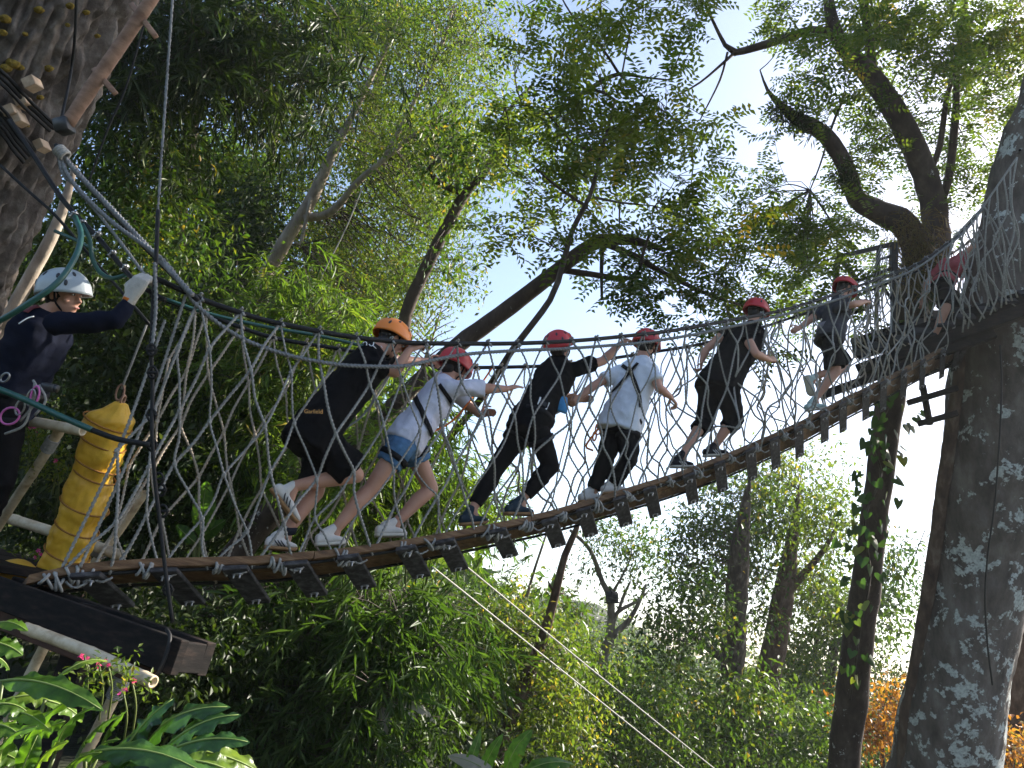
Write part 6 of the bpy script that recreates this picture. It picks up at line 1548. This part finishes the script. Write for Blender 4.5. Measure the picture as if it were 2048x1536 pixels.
# --- flowers
def flowers(label, blobs, leafblobs, d, mat='petal', base=None, cat='flowers'):
    x0, y0 = blobs[0][:2]; b = P(x0, y0 + 60, d)
    t = thing('flowering_plant', label, cat, b, 'flowering plants round the platform')
    for (x, y, n, r) in blobs:
        for i in range(n):
            c = P(x + rng.normal(0, r), y + rng.normal(0, r), d + rng.normal(0, .04))
            nn_ = nrm(-FWD + rng.normal(0, .5, 3)); e1 = nrm(np.cross(nn_, UP)); e2 = np.cross(nn_, e1)
            V, F = [c], []
            k = 5; s = .0095 * d / 3.2
            for q in range(k):
                a0 = 2 * math.pi * q / k
                V += [c + (e1 * math.cos(a0 - .5) + e2 * math.sin(a0 - .5)) * s * .75 + nn_ * .004, c + (e1 * math.cos(a0) + e2 * math.sin(a0)) * s * 1.1 + nn_ * .002, c + (e1 * math.cos(a0 + .5) + e2 * math.sin(a0 + .5)) * s * .75 + nn_ * .004]
                o = 1 + q * 3; F += [[0, o, o + 1], [0, o + 1, o + 2]]
            mk('flower', np.array(V), np.array(F), M[mat], t, smooth=False, rnd=rng.uniform(0, 1, len(F)))
    o = foliage('foliage', leafblobs, 'flower_leaf', M['leaf_yel'], t, None, 5, .06, floor=False)
    st = [tube(catmull(np.array([P(x, y + 110, d + .05), P(x + 8, y + 50, d), P(x, y, d)]), .05), .004, 5) for x, y, n, r in blobs]
    for V, F in st: mk('stem', V, F, M['bamboo_green'], t)
KINDS['flower_leaf'] = (9, .032, .015, .035, .2); DENS['flower_leaf'] = 1.0
flowers('pink and white flowers by the upper bamboo railing', [(50, 852, 7, 8), (70, 862, 4, 5), (110, 925, 2, 3)], [(70, 860, 60, 30, 4.7, .1, 40), (90, 910, 40, 30, 4.7, .1, 30)], 4.7)
flowers('white flowers beside the upper railing post', [(105, 880, 5, 10), (138, 900, 3, 6)], [(100, 890, 40, 25, 4.75, .1, 25)], 4.75, 'petal_white')
flowers('pink flowers behind the foot of the yellow bag', [(78, 1110, 8, 6), (166, 1120, 4, 4)], [(90, 1120, 40, 15, 5.0, .1, 15)], 5.0)
flowers('pink flowers on the lower bamboo railing', [(168, 1310, 6, 5), (198, 1330, 3, 4), (216, 1328, 3, 4), (264, 1363, 3, 3), (246, 1382, 3, 4)], [(215, 1350, 40, 14, 3.1, .05, 22), (260, 1384, 12, 10, 3.1, .04, 8)], 3.1)
# --- vine with heart shaped leaves on the lower stem of the mossy tree
vine = thing('climbing_vine', 'heart leaved vine climbing the slim stem below the right platform', 'vine', P(1740, 1340, 11.6))
stem = np.array([P(x, y, 11.62) for x, y in [(1700, 1400), (1722, 1250), (1740, 1150), (1730, 1040), (1762, 950), (1745, 880), (1782, 800), (1770, 740)]])
V, F = tube(catmull(stem, .1), .018, 6); mk('stem', V, F, M['bark_dark'], vine)
heart = np.array([[0, 0], [.18, .22], [.46, .25], [.50, 0], [.36, -.35], [0, -.85], [-.36, -.35], [-.50, 0], [-.46, .25], [-.18, .22]])
for i in range(105):
    y = rng.uniform(770, 1170) if i < 85 else rng.uniform(1170, 1370)
    xc = np.interp(y, [770, 860, 1040, 1200, 1380], [1788, 1772, 1748, 1728, 1705])
    side = rng.choice([-1, 1]) * abs(rng.normal(26, 22))
    c = P(xc + side, y, 11.55 - rng.uniform(0, .25) + abs(side) * .004)
    s = rng.uniform(.10, .20); dn = nrm(np.array([0, 0, -1.0]) + RIGHT * side * .012 + rng.normal(0, .35, 3)); nn_ = nrm(-FWD + RIGHT * np.sign(side) * .5 + rng.normal(0, .45, 3))
    nn_ = nrm(nn_ - dn * (nn_ @ dn)); sd = np.cross(dn, nn_)
    V = [c + sd * hx * s - dn * hy * s - nn_ * (hx * hx) * s * .5 for hx, hy in heart] + [c + dn * .25 * s + nn_ * .02 * s]
    F = np.array([[q, (q + 1) % 10, 10] for q in range(10)])
    mk('leaf', np.array(V), F, M['leaf_vine'], vine, smooth=False, rnd=np.full(10, rng.uniform(0, 1)))
# --- moss, ferns and hanging roots on the mossy tree
def strands():
    parts = []
    for i in range(760):
        x, y = rng.normal(1828, 30), rng.normal(500, 52)
        if y > 590 or y < 420: continue
        c = P(x, y, 11.6 - rng.uniform(.1, .35))
        v = nrm(RIGHT * rng.normal(0, .6) - np.array([0, 0, 1]) * rng.uniform(-.3, 1) - FWD * rng.uniform(0, .7)); L = rng.uniform(.12, .38)
        p = np.array([c, c + v * L * .5 + rng.normal(0, .04, 3), c + v * L - np.array([0, 0, .10])])
        parts.append(tube(catmull(p, .1), .0045, 3, False))
    V, F = join(parts)
    o = mk('epiphyte_roots', V, F, M['moss'], mossy, rnd=None); o['kind'] = 'stuff'
    a = o.data.attributes.new('rnd', 'FLOAT', 'FACE'); a.data.foreach_set('value', rng.uniform(0, 1, len(o.data.polygons)).astype(np.float32))
strands()
foliage('limb_ferns', [(1575, 222, 18, 10, 11.25, .1, 16), (1610, 240, 20, 10, 11.25, .1, 16), (1645, 262, 18, 14, 11.35, .1, 14), (1690, 345, 16, 26, 11.5, .1, 20), (1850, 560, 26, 50, 11.5, .1, 60)], 'fern', M['leaf_dark_shade'], mossy, None, 5, .07, floor=False)
# ================================================================== AIR
def haze():
    x0, x1, y0, y1, z0, z1 = -440, 440, -440, 440, -8, 34
    V = [(x, y, z) for x in (x0, x1) for y in (y0, y1) for z in (z0, z1)]
    F = [[0, 1, 3, 2], [4, 6, 7, 5], [0, 4, 5, 1], [2, 3, 7, 6], [0, 2, 6, 4], [1, 5, 7, 3]]
    m = bpy.data.materials.new('haze'); m.use_nodes = True
    n, l = m.node_tree.nodes, m.node_tree.links
    n.remove(n['Principled BSDF'])
    v = n.new('ShaderNodeVolumePrincipled')
    v.inputs['Color'].default_value = (.86, .90, .96, 1)
    v.inputs['Density'].default_value = HAZE
    v.inputs['Anisotropy'].default_value = .35
    l.new(v.outputs[0], n['Material Output'].inputs['Volume'])
    o = mk('haze', np.array(V, float), F, m, smooth=False)
    o['kind'] = 'stuff'
    tag(o, 'thin morning haze filling the valley air', 'haze')
HAZE = 0.0005
haze()
print('TRIS', TRI[0], sum(len(o.data.polygons) for o in scene.objects if o.type == 'MESH'), 'objects', len(scene.objects))
